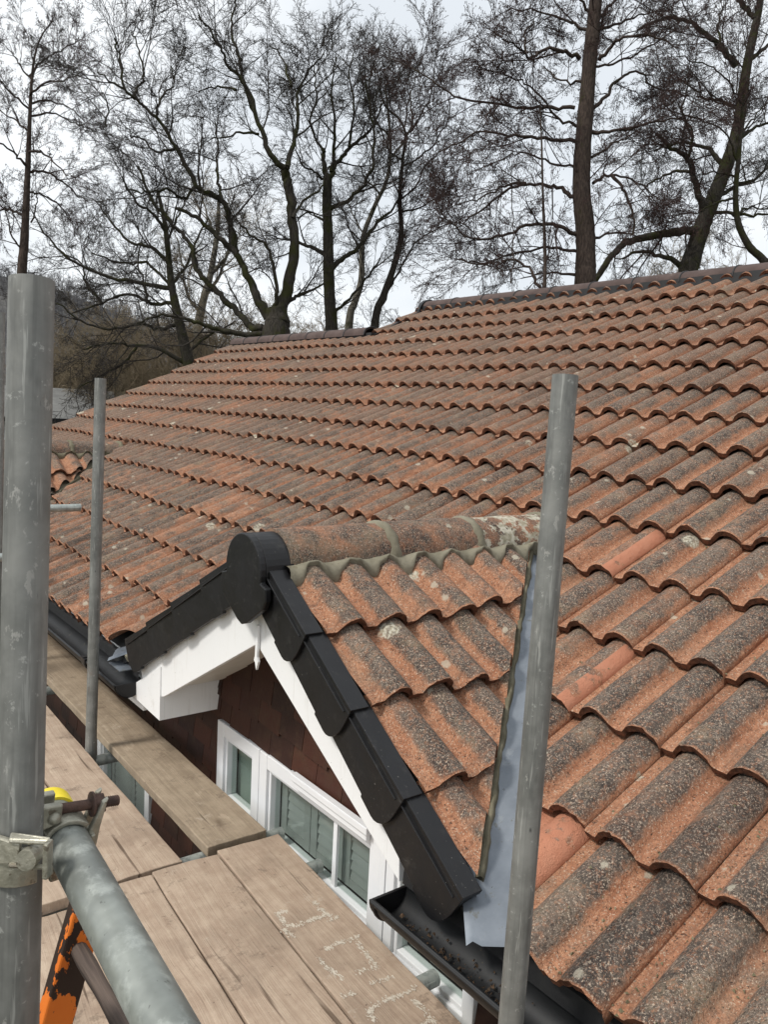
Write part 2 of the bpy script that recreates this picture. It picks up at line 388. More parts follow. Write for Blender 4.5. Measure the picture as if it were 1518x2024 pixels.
def glass_mat():
    k = NT('window_glass'); k.t.nodes.remove(k.b)
    tr = k.n('ShaderNodeBsdfTransparent'); tr.inputs[0].default_value = (.84, .87, .855, 1)
    gl = k.n('ShaderNodeBsdfGlossy'); gl.inputs['Roughness'].default_value = .02; gl.inputs[0].default_value = (.85, .9, .88, 1)
    fr = k.n('ShaderNodeFresnel'); fr.inputs[0].default_value = 1.5; ge = k.n('ShaderNodeNewGeometry')
    ff = k.mth('MULTIPLY', fr.outputs[0], k.mth('SUBTRACT', 1.0, ge.outputs['Backfacing']))
    mxs = k.n('ShaderNodeMixShader'); k.link(ff, mxs.inputs[0]); k.link(tr.outputs[0], mxs.inputs[1]); k.link(gl.outputs[0], mxs.inputs[2])
    k.link(mxs.outputs[0], k.o.inputs[0]); return k.m
M_GLASS = glass_mat()

def bark_mat(name, c1, c2, moss=0.0, sc=1.0):
    k = NT(name)
    n = k.noise(1.0, 5, .65, k.map((30*sc, 30*sc, 7*sc)))
    col = k.mix(k.step(n, .32, .68), c1, c2)
    if moss:
        mz = k.step(k.noise(2.6, 4, .6), .62-moss*.3, .80-moss*.3)
        col = k.mix(k.mth('MULTIPLY', mz, .85), col, k.mix(k.noise(20, 3), (.022, .024, .008), (.050, .052, .016)))
    return k.out(col, .95, k.bump(n, .9, .03), spec=.15)
M_BARK = bark_mat('oak_bark', (.030, .026, .022), (.075, .066, .055))
M_BARK_M = bark_mat('mossy_oak_bark', (.026, .023, .019), (.060, .053, .043), .6)
M_BARK_A = bark_mat('alder_bark', (.034, .026, .022), (.085, .064, .053), .15)
M_BARK_P = bark_mat('pale_bark', (.10, .092, .075), (.17, .155, .125), .25)
M_TWIG = simple('twig_bark', (.034, .030, .027), (.066, .058, .051), 3, .95, 0, spec=.1)
M_TWIG_A = simple('alder_twig_bark', (.034, .025, .023), (.066, .047, .043), 3, .95, 0, spec=.1)
M_TWIG_B = simple('thicket_twig_bark', (.16, .135, .09), (.26, .205, .14), 2, .95, 0, spec=.1)
M_CATKIN = simple('catkins', (.036, .024, .022), (.075, .045, .040), 4, .95, 0, spec=.1)
M_HILL = simple('haze_grey_hillside', (.085, .085, .085), (.12, .117, .11), .05, 1, 0, spec=.05)  # grey lightened so the colour stands in for haze over the hill
M_FAR = simple('haze_grey_wood_twigs', (.11, .11, .115), (.16, .155, .158), .03, 1, 0, spec=.05)  # twig colour raised too, distance haze painted in
M_GRASS = simple('winter_grass', (.040, .045, .018), (.075, .07, .035), .6, .95, .5, 6, spec=.1)
M_PAVE = simple('paving', (.12, .115, .105), (.17, .16, .15), 2, .9, .3, 30)
M_SLATE = simple('grey_bungalow_roof', (.13, .13, .125), (.18, .18, .17), 4, .9, .2, 8)
M_DEBRIS = simple('gutter_leaf_litter', (.03, .02, .012), (.11, .065, .035), 90, .95, .5, 200)
M_CRUMB = simple('moss_crumbs', (.10, .09, .045), (.26, .235, .15), 25, .95, 0)

# ------------------------------------------------------------------ the house
GAUGE, CW = 0.32449, 0.30
TH = R(26.7615); CT, ST = math.cos(TH), math.sin(TH)
S_RIDGE_A, S_RIDGE_B, Y_STEP, Y_FAR, Y_NEAR = 4.97, 4.23, 5.87, 8.97, -5.4
XF = -0.03                       # gable verge face
GY, GZ, GT = 1.455, 0.69, 0.59   # first gable: ridge y, apex height of tile plane, mean slope
GTR, GTL = .625, .558             # the two slopes are not quite equal
GY2 = 6.52
house = thing('brick_house', 'single storey house with a large weathered orange pantile roof and two small gables', 'house', (4.5, 2, -2.9))
house.name = 'tiled_house'
_hl = Vector(house.location)
def part(mb, name, mat, parent=None, **kw):
    o = mb.build(name, mat, **kw)
    p = parent or house
    o.parent = p
    o.matrix_parent_inverse = Matrix.Translation(-_hl) if p is house else p.matrix_parent_inverse.copy() if False else Matrix.Identity(4)
    return o
# tile profile across 0..0.3 (left edge to right edge): pan, roll, pan, roll
HR = .046
_prof = [(0.0, 0.0), (.018, -.001), (.034, .0005)]
for i in range(0, 12):
    a = i/11; _prof.append((.039+.104*a, HR*math.sin(math.pi*(.02+.96*a))**.66))
_prof += [(.148, .001), (.165, -.001), (.184, .0005)]
for i in range(0, 12):
    a = i/11; _prof.append((.189+.110*a, HR*math.sin(math.pi*(.02+.93*a))**.66))
_prof.append((.3005, .004))
PROF = np.array(_prof); NP_ = len(PROF)
TS = np.array([0.0, .012, .05, .16, .26, .395])      # metres up the slope from the lip

class TileField:
    """tiles on an inclined plane: P(w, s, n) = O + w*A + s*B + n*N; A runs left to right seen from below"""
    def __init__(s, O, A, B, N):
        s.O, s.A, s.B, s.N = (np.array(q, float) for q in (O, A, B, N))
        s.V = []; s.F = []; s.at = {k: [] for k in ('h', 't', 'rnd', 'rnd2', 'fresh')}; s.n = 0; s.smooth = []
    def tile(s, w0, s0, clips=(), fresh=0.0, tone=None, gauge=GAUGE, jit=1.0, smax=None, body=None):
        ts = TS*(gauge/GAUGE)
        if smax is not None:
            ts = np.minimum(ts, smax-s0)
        dw, ds, dn = RNG.normal(0, .0016)*jit, RNG.normal(0, .0045)*jit, RNG.normal(0, .0018)*jit
        if RNG.random() < .04: ds -= .012
        rot = RNG.normal(0, .007)*jit
        rnd = RNG.random() if tone is None else tone; rnd2 = RNG.random()*.45 if body is None else body
        W, T = np.meshgrid(PROF[:, 0], ts); H = np.broadcast_to(PROF[:, 1], W.shape).copy()
        n = .040 - .036*T/gauge + H*(1-.06*T/gauge) + dn
        n[0] -= .003
        wob = RNG.normal(0, .0009, W.shape); n = n+wob
        Tj = T + ds + rot*(W-.15) + RNG.normal(0, .0012, W.shape)*(T < .02)
        W2 = w0 + W + dw
        top = s.O + W2[..., None]*s.A + (s0+Tj)[..., None]*s.B + n[..., None]*s.N
        # lip: front face of the lower edge, and the right hand edge
        nb = n[0]-.0225+RNG.normal(0, .0012, NP_)
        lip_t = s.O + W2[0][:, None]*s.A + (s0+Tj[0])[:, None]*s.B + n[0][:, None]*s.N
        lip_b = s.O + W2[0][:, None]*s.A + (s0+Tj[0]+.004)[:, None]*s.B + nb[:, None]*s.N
        ed_t = top[:, -1]; ed_b = ed_t - s.N*(n[:, -1]+.004)[:, None]*.75
        nt_ = len(ts)
        vs = np.concatenate([top.reshape(-1, 3), lip_t, lip_b, ed_t, ed_b]); o = 0
        fs = []
        for j in range(nt_-1):
            for i in range(NP_-1):
                a = j*NP_+i; fs.append((a, a+1, a+NP_+1, a+NP_))
        b0 = nt_*NP_
        for i in range(NP_-1): fs.append((b0+i, b0+NP_+i, b0+NP_+i+1, b0+i+1))
        b1 = b0+2*NP_
        for j in range(nt_-1): fs.append((b1+j, b1+nt_+j, b1+nt_+j+1, b1+j+1))
        hh = np.concatenate([np.clip(H/HR, 0, 1).ravel(), np.clip(H[0]/HR, 0, 1), np.clip(H[0]/HR, 0, 1), np.full(2*nt_, .2)])
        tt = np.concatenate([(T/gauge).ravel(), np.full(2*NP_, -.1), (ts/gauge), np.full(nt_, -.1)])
        fr = np.concatenate([(W > .262).astype(float).ravel(), np.zeros(2*NP_+2*nt_)])*fresh if fresh < 2 else np.concatenate([(T > .12).astype(float).ravel(), np.zeros(2*NP_+2*nt_)])
        vals = dict(h=hh, t=tt, rnd=np.full(len(vs), rnd), rnd2=np.full(len(vs), rnd2), fresh=fr)
        if clips:
            bm = bmesh.new(); lays = {k: bm.verts.layers.float.new(k) for k in vals}
            bv = []
            for q, p in enumerate(vs):
                x = bm.verts.new(p); bv.append(x)
                for k in vals: x[lays[k]] = vals[k][q]
            for f in fs:
                try: bm.faces.new([bv[i] for i in f])
                except ValueError: pass
            for co, no in clips:
                bmesh.ops.bisect_plane(bm, geom=bm.verts[:]+bm.edges[:]+bm.faces[:], plane_co=co, plane_no=no, clear_outer=True)
            bm.verts.index_update()
            vs = np.array([x.co for x in bm.verts]).reshape(-1, 3)
            vals = {k: np.array([x[lays[k]] for x in bm.verts]) for k in vals}
            fs = [tuple(x.index for x in f.verts) for f in bm.faces]; bm.free()
            if not fs: return
        s.V.append(vs); s.F += [tuple(i+s.n for i in f) for f in fs]; s.n += len(vs)
        for k in vals: s.at[k].append(vals[k])
    def build(s, name, mat, parent=None):
        me = bpy.data.meshes.new(name); V = np.concatenate(s.V)
        me.from_pydata(V.tolist(), [], s.F)
        me.polygons.foreach_set('use_smooth', [True]*len(s.F))
        for k, a in s.at.items():
            la = me.attributes.new(k, 'FLOAT', 'POINT'); la.data.foreach_set('value', np.concatenate(a).astype(np.float32))
        me.materials.append(mat); me.update()
        o = bpy.data.objects.new(name, me); COL.objects.link(o)
        o.parent = parent or house
        o.matrix_parent_inverse = Matrix.Translation(-_hl)
        return o

# main slope.  A = -y (left to right), B up the slope
MF = TileField((0, 0, 0), (0, -1, 0), (CT, 0, ST), (-ST, 0, CT))
TANM = math.tan(TH)
def valley_planes(gy, off):
    """vertical planes through the two valleys of a gable, moved off metres onto the main slope"""
    # right valley: TANM*x = GZ - GT*(gy-y)  -> outer side (keep) is y smaller
    n = Vector((-TANM, GTR, 0)).normalized()   # points into the gable on the right side
    pr = (Vector((0, gy-GZ/GTR, 0)) - n*off, n)
    n2 = Vector((-TANM, -GTL, 0)).normalized()
    pl = (Vector((0, gy+GZ/GTL, 0)) - n2*off, n2)
    return pr, pl
FRESH = {(3, 4): 1.0, (2, 2): 1.0, (3, 3): .0, (1, 0): 2.0}
for k in range(0, 16):
    s0 = k*GAUGE
    for J in range(-18, 31):
        y0 = 0.3*J; yc = y0+.15; sc_ = s0+.16
        if y0 > Y_FAR-.1: continue
        lim = S_RIDGE_A if yc < Y_STEP else S_RIDGE_B
        if s0 > lim-.03: continue
        clips = []; skip = False
        for gy in (GY, GY2):
            if abs(yc-gy) > 1.7: continue
            x0, x1 = s0*CT, (s0+.40)*CT
            pr, pl = valley_planes(gy, .06)
            pln = pr if yc < gy else pl
            corners = [Vector((x, y, 0)) for x in (x0, x1) for y in (y0, y0+.3)]
            d = [(c-pln[0]).dot(pln[1]) for c in corners]
            if min(d) > 0: skip = True
            elif max(d) > -.01: clips.append(pln)
        if skip: continue
        tone = None
        if k < 8 and y0 < .9: tone = min(1.0, RNG.random()*.6+.45)     # the near tiles carry more crust
        elif k > 9 or y0 > 3: tone = RNG.random()*.8
        fresh = FRESH.get((J, k), 0.0)
        if fresh: tone = .1
        far = min(1.0, max(0.0, (k-5)/5.0 + max(0, y0-2.0)/5.0))
        MF.tile(-(y0+.3), s0, clips, fresh, tone, smax=lim+.02, body=min(1, RNG.random()*.5+.55*far))
MF.build('main_roof_tiles', M_TILE)
# underlay below the tiles (so nothing shows through the gaps), rear slope, house walls
RA = Vector((S_RIDGE_A*CT, 0, S_RIDGE_A*ST)); RB = Vector((S_RIDGE_B*CT, 0, S_RIDGE_B*ST))
mb = MB()
def slab(mb, pts, d=.05):
    n = (Vector(pts[1])-Vector(pts[0])).cross(Vector(pts[2])-Vector(pts[0])).normalized()
    if n.z < 0: n = -n
    mb.prism([Vector(p)-n*d for p in pts], n*(d-.006))
e0 = Vector((.03, 0, .03*TANM))
HW = GZ/GT; XE = GZ/TANM
def up_(x, y): return Vector((x, y, x*TANM))
cut = [Y_NEAR, GY-GZ/GTR, GY, GY+GZ/GTL, GY2-GZ/GTR, GY2, GY2+GZ/GTL, Y_FAR]
for i in range(7):
    ya, yb = cut[i], cut[i+1]
    xa = XE if ya in (GY, GY2) else .03; xb = XE if yb in (GY, GY2) else .03
    segs = [(ya, yb, xa, xb)]
    if ya < Y_STEP < yb:
        xm = xa+(xb-xa)*(Y_STEP-ya)/(yb-ya); segs = [(ya, Y_STEP, xa, xm), (Y_STEP, yb, xm, xb)]
    for a_, b_, xa_, xb_ in segs:
        xr = RA.x if (a_+b_)/2 < Y_STEP else RB.x
        slab(mb, [up_(xa_, a_), up_(xb_, b_), up_(xr, b_), up_(xr, a_)])
part(mb, 'roof_underlay', M_UNDER)
mb = MB()
XB = 2*RA.x
slab(mb, [RA+Vector((.0, Y_NEAR, .02)), RA+Vector((0, Y_STEP, .02)), Vector((XB, Y_STEP, 0)), Vector((XB, Y_NEAR, 0))])
slab(mb, [RB+Vector((.0, Y_STEP, .02)), RB+Vector((0, Y_FAR, .02)), Vector((2*RB.x, Y_FAR, 0)), Vector((2*RB.x, Y_STEP, 0))])
part(mb, 'rear_roof', M_ROOFBACK)
# ridge tiles, brown concrete
def ridge_run(y0, y1, top, n, name, mat, r=.125):
    L = (y1-y0)/n
    for i in range(n):
        a = y0+i*L; mb = MB(); ring = []
        for yy, rr in ((a+.004, r), (a+L*.5, r), (a+L-.004, r)):
            for q in range(13):
                ph = math.pi*(q/12); c, s_ = math.cos(ph), math.sin(ph)
                ring.append((top.x-rr*1.05*c, yy, top.z-.045+rr*.86*(s_**.8)))
        fs = [(j*13+q, j*13+q+1, (j+1)*13+q+1, (j+1)*13+q) for j in range(2) for q in range(12)]
        mb.add(ring, fs, True)
        inner = [(top.x+(p[0]-top.x)*.88, p[1], p[2]-.014) for p in ring]
        mb.add(ring[:13]+inner[:13], [(q, q+13, q+14, q+1) for q in range(12)])
        mb.add(ring[26:]+inner[26:], [(q, q+1, q+14, q+13) for q in range(12)])
        part(mb, name, mat)
        mb = MB()   # joint seal between neighbours
        mb.tube([(top.x-r*1.05*math.cos(math.pi*q/12), a, top.z-.045+r*.86*math.sin(math.pi*q/12)**.8) for q in range(13)], .0075, 6)
        part(mb, 'ridge_joint', M_DARKFELT)
ridge_run(Y_NEAR+.05, 5.86, RA+Vector((0, 0, .060)), 26, 'ridge_tile', M_CONC, .105)
ridge_run(5.98, 8.95, RB+Vector((0, 0, .062)), 8, 'ridge_tile', M_CONC, .105)
mb = MB()
for top, a, b, r in ((RA, Y_NEAR, 5.87, .118), (RB, 5.88, 8.95, .10)):
    mb.prism([(top.x-r*1.0, a, top.z-.085), (top.x-r*.93, a, top.z+.040), (top.x+r*.93, a, top.z+.040), (top.x+r*1.0, a, top.z-.085)], (0, b-a, 0))
part(mb, 'ridge_roll', M_DARKFELT)
mb = MB(); n = 16                                           # black end cap of the upper ridge
mb.prism([(RA.x-.15*math.cos(math.pi*i/n), 5.862, RA.z-.03+.150*math.sin(math.pi*i/n)) for i in range(n+1)], (0, .05, 0))
part(mb, 'ridge_end_cap', M_BLACK)
mb = MB()                                                   # upper verge over the step, and the far verge
for yv, sa, sb, hh in ((Y_STEP-.02, S_RIDGE_B-.05, S_RIDGE_A-.1, .05),):
    a = Vector((sa*CT, yv, sa*ST)); b = Vector((sb*CT, yv, sb*ST)); N = Vector((-ST, 0, CT))
    mb.prism([a-N*.12, b-N*.12, b+N*hh, a+N*hh], (0, .05, 0))
part(mb, 'step_verge', M_BLACK)
mb = MB(); a = Vector((0.1, Y_FAR+.03, .1*TANM)); b = RB+Vector((0, Y_FAR+.03, 0)); N = Vector((-ST, 0, CT))
mb.prism([a-N*.14, b-N*.14, b+N*.020, a+N*.020], (0, .035, 0))
part(mb, 'far_verge', simple('weathered_verge', (.22, .18, .15), (.33, .29, .25), 8, .9, .2))

# ---- gables
def gable(gy, near):
    def dims(side):
        t_ = GTR if side < 0 else GTL
        c_ = 1/math.sqrt(1+t_*t_); return t_, GZ/t_, c_, t_*c_, GZ/t_/c_
    xe = GZ/TANM
    ncourse = 4 if True else 4
    for side in (-1, 1):          # -1: the slope facing -y (right in the photo); 1: facing +y
        T_, hw, cg, sg, GL = dims(side)
        lipB = Vector((0, -side*cg, sg)); N = Vector((0, side*sg, cg))
        A = Vector((1, 0, 0)) if side < 0 else Vector((-1, 0, 0))
        O = Vector((0, gy+side*hw, 0))
        TF = TileField(O, A, lipB, N)
        pr, pl = valley_planes(gy, 0)
        pln = pr if side < 0 else pl
        q0 = pln[0]-pln[1]*-.030; q1 = Vector((xe, gy, 0))+pln[1]*.030; qd = q1-q0
        qn = Vector((qd.y, -qd.x, 0)).normalized(); qn = qn if qn.x > 0 else -qn
        clip = (q0, qn)
        g = .284; off = GL-1.257                    # courses counted down from the ridge
        for k in range(0, 4):
            s0 = off+k*g
            if side < 0: s0 -= 0
            for i in range(0, 6):
                w0 = .055-.02+.3*i if side < 0 else -(.035+.3*(i+1))
                TF.tile(w0, s0, [clip, (Vector((0, gy, 0)), Vector((0, -side, 0)))], 0.0, RNG.random()*.62, g, smax=GL+.0, body=RNG.random()*.2)
        TF.build('gable_roof_tiles', M_TILE)
        # deck below
        mb = MB(); a = Vector((.0, gy+side*hw, 0)); b = Vector((.0, gy, GZ)); c = Vector((xe, gy, GZ))
        nn = N*-.012
        mb.prism([a+nn, b+nn, c+nn], N*-.03); part(mb, 'gable_deck', M_UNDER)
        # valley lead, a shallow V sheet, and the mortar bedding of the cut tiles
        base = Vector((0, gy+side*hw, 0)); topv = Vector((xe, gy, GZ)); d = (topv-base)
        nm = Vector((-ST, 0, CT)); ng = N
        am = nm.cross(d).normalized(); am = am if am.y*side > 0 else -am           # across the valley on the main slope
        ag = ng.cross(d).normalized(); ag = ag if (ag.x < 0) else -ag
        b0 = base - d.normalized()*.05; b1 = topv - d.normalized()*.05
        mb = MB(); up = Vector((0, 0, .012)); steps = 14; vs = []
        for i in range(steps+1):
            p = b0+(b1-b0)*(i/steps)
            wv = .0025*math.sin(i*1.7)
            wa = .038+.034*min(4, i)
            vs += [p+ag*wa-up*1.2, p+ag*min(.06, wa*.6)+up*.3+Vector((0, 0, wv)), p+up*.2, p+am*.066+up*.1, p+am*.13-up*1.6]
        mb.add(vs, [(i*5+q, i*5+q+1, i*5+q+6, i*5+q+5) for i in range(steps) for q in range(4)], True)
        part(mb, 'valley_lead', M_LEAD if near else M_MORTAR)
        mb = MB(); nn_ = 60; vs = []
        for i in range(nn_+1):
            fy = .055+.915*i/nn_; p = q0.lerp(q1, fy); p = Vector((p.x, p.y, GZ-T_*abs(p.y-gy)))
            o1 = .0022*math.sin(i*.83)+.0018*RNG.normal(); hh = .022+.004*math.sin(i*.6)+.0025*RNG.normal()
            vs += [p-qn*.012+N*(hh-.010), p-qn*.003+N*hh, p+qn*(.005+o1*.4)+N*(hh*.75), p+qn*(.014+o1)+N*.002, p+qn*(.017+o1)-N*.012]
        mb.add(vs, [(i*5+q, i*5+q+1, i*5+q+6, i*5+q+5) for i in range(nn_) for q in range(4)]+[(0, 1, 2, 3, 4), tuple(nn_*5+q for q in (4, 3, 2, 1, 0))], True)
        part(mb, 'valley_mortar', M_MORTAR_D)
    # ridge tiles
    rr = .112; cz = GZ-.040
    ends = [.045, .485, .905, 1.335]
    for i in range(3):
        a, b = ends[i]+.008, ends[i+1]-.008
        mb = MB(); ring = []
        n = 18
        for j in range(6):
            xx = a+(b-a)*j/5; r_ = rr+.002*math.sin(j*2.1+i)
            for q in range(n+1):
                ph = math.pi*q/n
                ring.append((xx, gy-r_*math.cos(ph)*1.02, cz+r_*math.sin(ph)+(.004 if i == 1 else 0)))
        mb.add(ring, [(j*(n+1)+q, (j+1)*(n+1)+q, (j+1)*(n+1)+q+1, j*(n+1)+q+1) for j in range(5) for q in range(n)], True)
        for s_ in (0, 5):
            ra = ring[s_*(n+1):(s_+1)*(n+1)]; inn = [(p[0], gy+(p[1]-gy)*.86, cz+(p[2]-cz)*.86) for p in ra]
            mb.add(ra+inn, [(q, q+1, n+2+q, n+1+q) for q in range(n)])
        for q0 in (0, n):
            ra = [ring[j*(n+1)+q0] for j in range(6)]; inn = [(p[0], gy+(p[1]-gy)*.86, p[2]) for p in ra]
            mb.add(ra+inn, [(j, j+1, 7+j, 6+j) for j in range(5)])
        o = part(mb, 'ridge_tile', M_RIDGE_L if (i == 2 and near) else M_RIDGE)
        if i == 2 and near: o['label'] = 'ridge tile crusted with white lichen'
    for xj in (.485, .905, 1.345):
        mb = MB(); n = 18; ring = []
        for dx, r_ in ((-.022, rr-.004), (-.016, rr+.007), (0, rr+.010), (.016, rr+.007), (.022, rr-.004)):
            for q in range(n+1):
                ph = math.pi*q/n; ring.append((xj+dx*(1+.3*math.sin(q*1.9)), gy-r_*math.cos(ph)*1.02, cz+r_*math.sin(ph)))
        mb.add(ring, [(j*(n+1)+q, (j+1)*(n+1)+q, (j+1)*(n+1)+q+1, j*(n+1)+q+1) for j in range(4) for q in range(n)], True)
        part(mb, 'ridge_mortar', M_MORTAR if near else M_MORTAR_D)
    # mortar bed: follows the tile rolls below the ridge tiles
    for side in (-1, 1):
        T_, hw, cg, sg, GL = dims(side)
        mb = MB(); vs = []; n = 120; rows = 5
        lipN = Vector((0, side*sg, cg)); dn = Vector((0, side*cg, -sg))
        for i in range(n+1):
            xx = .03+1.34*i/n
            wloc = ((xx-.035) % .3) if side < 0 else (.3-((xx-.035) % .3))
            hgt = float(np.interp(wloc, PROF[:, 0], PROF[:, 1]))
            reach = (.178 if near else .16) - .045*(hgt/HR) + .005*math.sin(i*1.7)+.005*math.sin(i*.61)
            base = Vector((xx, gy, GZ))
            p_bot = base + dn*reach + lipN*(hgt+.014)
            p_top = Vector((xx, gy+side*(rr*1.0-.006), cz+.012))
            for r_ in range(rows):
                f = r_/(rows-1); q = p_top.lerp(p_bot, f) + Vector((0, side*.014, .010))*math.sin(math.pi*f)
                vs.append(q)
            vs.append(base + dn*(reach-.0) + lipN*(-.012))
        rw = rows+1
        mb.add(vs, [(i*rw+r_, i*rw+r_+1, (i+1)*rw+r_+1, (i+1)*rw+r_) for i in range(n) for r_ in range(rw-1)], True)
        part(mb, 'ridge_mortar', M_MORTAR if near else M_MORTAR_D)
    # dry verge units
    za = GZ+.022
    def vp(side, a, b, x):       # a down the slope from the apex, b perpendicular below the top edge
        T_, hw, cg, sg, GL = dims(side)
        return Vector((x, gy+side*(a*cg-b*sg*1.0), za-a*sg-b*cg))
    for side, cuts in ((-1, [.10, .412, .696, .979, 1.249]), (1, [.10, .41, .70, .98, 1.25])):
        for i in range(4):
            a0, a1 = cuts[i]-.03, cuts[i+1]
            lift = .0
            mb = MB(); H = .146
            poly = [(a0, .0), (a1, .0), (a1, .055)]
            for q in range(1, 7):
                ph = math.pi/2*q/6; poly.append((a1-.060*(1-math.cos(ph)), .055+(H-.055)*math.sin(ph)))
            poly += [(a1-.12, H), (a1-.122, H-.008), (a0, H-.010)]
            def xf(a): f = (a-a0)/(a1-a0); return XF+.006-.014*f
            front = [vp(side, a, b, xf(a)) for a, b in poly]
            back = [vp(side, a, b, xf(a)+.016) for a, b in poly]
            n = len(poly); fs = [tuple(range(n)), tuple(range(n, 2*n))[::-1]]+[(q, n+q, n+(q+1) % n, (q+1) % n) for q in range(n)]
            if side > 0: fs = [f[::-1] for f in fs]
            mb.add(front+back, fs)
            # top return lying over the tile edge, with a stepped lower lip
            tw = .062
            def top(a, c, x): return vp(side, a, -c, x)
            q0, q1 = a0, a1
            for (aa, ab, c0, c1, xw) in ((a0, a1-.0, .0, .016, tw),):
                v = [top(aa, c0-.006, xf(aa)), top(ab, c0+.0, xf(ab)), top(ab, c0, xf(ab)+xw), top(aa, c0-.006, xf(aa)+xw),
                     top(aa, c1-.010, xf(aa)), top(ab, c1, xf(ab)), top(ab, c1, xf(ab)+xw), top(aa, c1-.010, xf(aa)+xw)]
                f6 = [(0, 3, 2, 1), (4, 5, 6, 7), (0, 1, 5, 4), (1, 2, 6, 5), (2, 3, 7, 6), (3, 0, 4, 7)]
                mb.add(v, f6)
            # inner rib and closing end below the lip
            mb.prism([vp(side, a1-.004, -.0, XF+.004), vp(side, a1-.004, .045, XF+.004), vp(side, a1-.004, .045, XF+.055), vp(side, a1-.004, 0, XF+.055)], vp(side, a1-.012, 0, 0)-vp(side, a1-.004, 0, 0))
            mb.prism([vp(side, a0+.02, .012, XF-.004), vp(side, a1-.02, .012, XF-.011), vp(side, a1-.02, .016, XF-.011), vp(side, a0+.02, .016, XF-.004)], (.01, 0, 0))
            part(mb, 'verge_unit', M_BLACK, bevel=.0025)
    # apex cap: half round top, shield point below
    mb = MB(); pr = .118; pc = GZ-.055; out = []
    for q in range(21):
        ph = R(-12)+R(204)*q/20; out.append((gy+pr*math.cos(ph), pc+pr*math.sin(ph)))
    out += [(gy-.150, pc-.035), (gy-.152, pc-.075), (gy-.135, pc-.105), (gy-.03, pc-.172), (gy, pc-.182), (gy+.03, pc-.172), (gy+.135, pc-.105), (gy+.152, pc-.075), (gy+.150, pc-.035)]
    mb.prism([Vector((XF-.028, y, z)) for y, z in out], (.022, 0, 0))
    top_ = [(y, z) for y, z in out[:21]]
    mb.prism([Vector((XF-.007, gy+(pr-.001)*math.cos(R(-5)+R(190)*q/20), pc+(pr-.001)*math.sin(R(-5)+R(190)*q/20))) for q in range(21)], (.105, 0, 0))
    part(mb, 'apex_cap', M_BLACK, bevel=.004)
    # barge boards
    def bp_(side, a, b, x): return vp(side, a, b, x)
    for side in (-1, 1):
        T_, hw, cg, sg, GL = dims(side)
        mb = MB(); x0 = .0
        apex_t = Vector((x0, gy, za-.05/cg)); apex_b = Vector((x0, gy, za-.292/cg))
        foot_t = bp_(side, 1.22, .05, x0); foot_b = bp_(side, 1.02 if side > 0 else 1.07, .292, x0)
        if side < 0: apex_b = Vector((x0, gy, .382)); foot_b = Vector((x0, gy-.793, -.050))
        poly = [apex_t, foot_t, bp_(side, 1.22, .25, x0), foot_b, apex_b] if side > 0 else [apex_t, bp_(side, .948, .05, x0), foot_b, apex_b]
        mb.prism(poly, (.02, 0, 0)); part(mb, 'barge_board', M_WHITE, bevel=.002)
        # raking soffit behind the barge board
        mb = MB(); p = [apex_b+Vector((.02, 0, .03)), foot_b+Vector((.02, 0, .03)), foot_b+Vector((.27, 0, .03)), apex_b+Vector((.27, 0, .03))]
        nrm = Vector((0, side*sg, cg))
        mb.prism(p, nrm*.012); part(mb, 'soffit', M_SOFFIT)
        # box end
        yb = gy+side*.775; ye = gy+side*1.17
        if side < 0: continue
        mb = MB(); zb = -.150
        def rake(y): return za - .20/cg - abs(y-gy)*GTL
        mb.prism([Vector((-.006, yb, zb)), Vector((-.006, ye, zb+.012)), Vector((-.006, ye, rake(ye)+.03)), Vector((-.006, yb, rake(yb)+.03))], (.02, 0, 0))
        mb.box((.0145, min(yb, yb+side*.012), zb), (.27, max(yb, yb+side*.012), rake(yb)+.01))
        mb.box((.0145, min(yb, ye)+.013, zb+.004), (.27, max(yb, ye)-.002, zb+.014))
        part(mb, 'eaves_box', M_WHITE, bevel=.002)
    mb = MB()   # little white cover strip that has slipped at the apex joint
    q = [(0, .0), (.013, .0), (.015, -.105), (.021, -.120), (.013, -.126), (.004, -.150), (-.007, -.120), (.001, -.105)]
    mb.prism([Vector((-.012, gy-.03+y, za-.262+z)) for y, z in q], (.008, 0, 0)); part(mb, 'joint_trim', M_WHITE)
gable(GY, True); gable(GY2, False)
# mortar fillet at the left foot of the first gable, with a scrap of lead
mb = MB(); mb.tube([(-.01, 2.60, .012), (.05, 2.60, .04), (.12, 2.56, .08)], [.018, .022, .016], 8); part(mb, 'verge_mortar', M_MORTAR)
mb = MB(); mb.box((-.055, 2.56, -.03), (.03, 2.70, -.026)); part(mb, 'lead_scrap', M_LEAD)

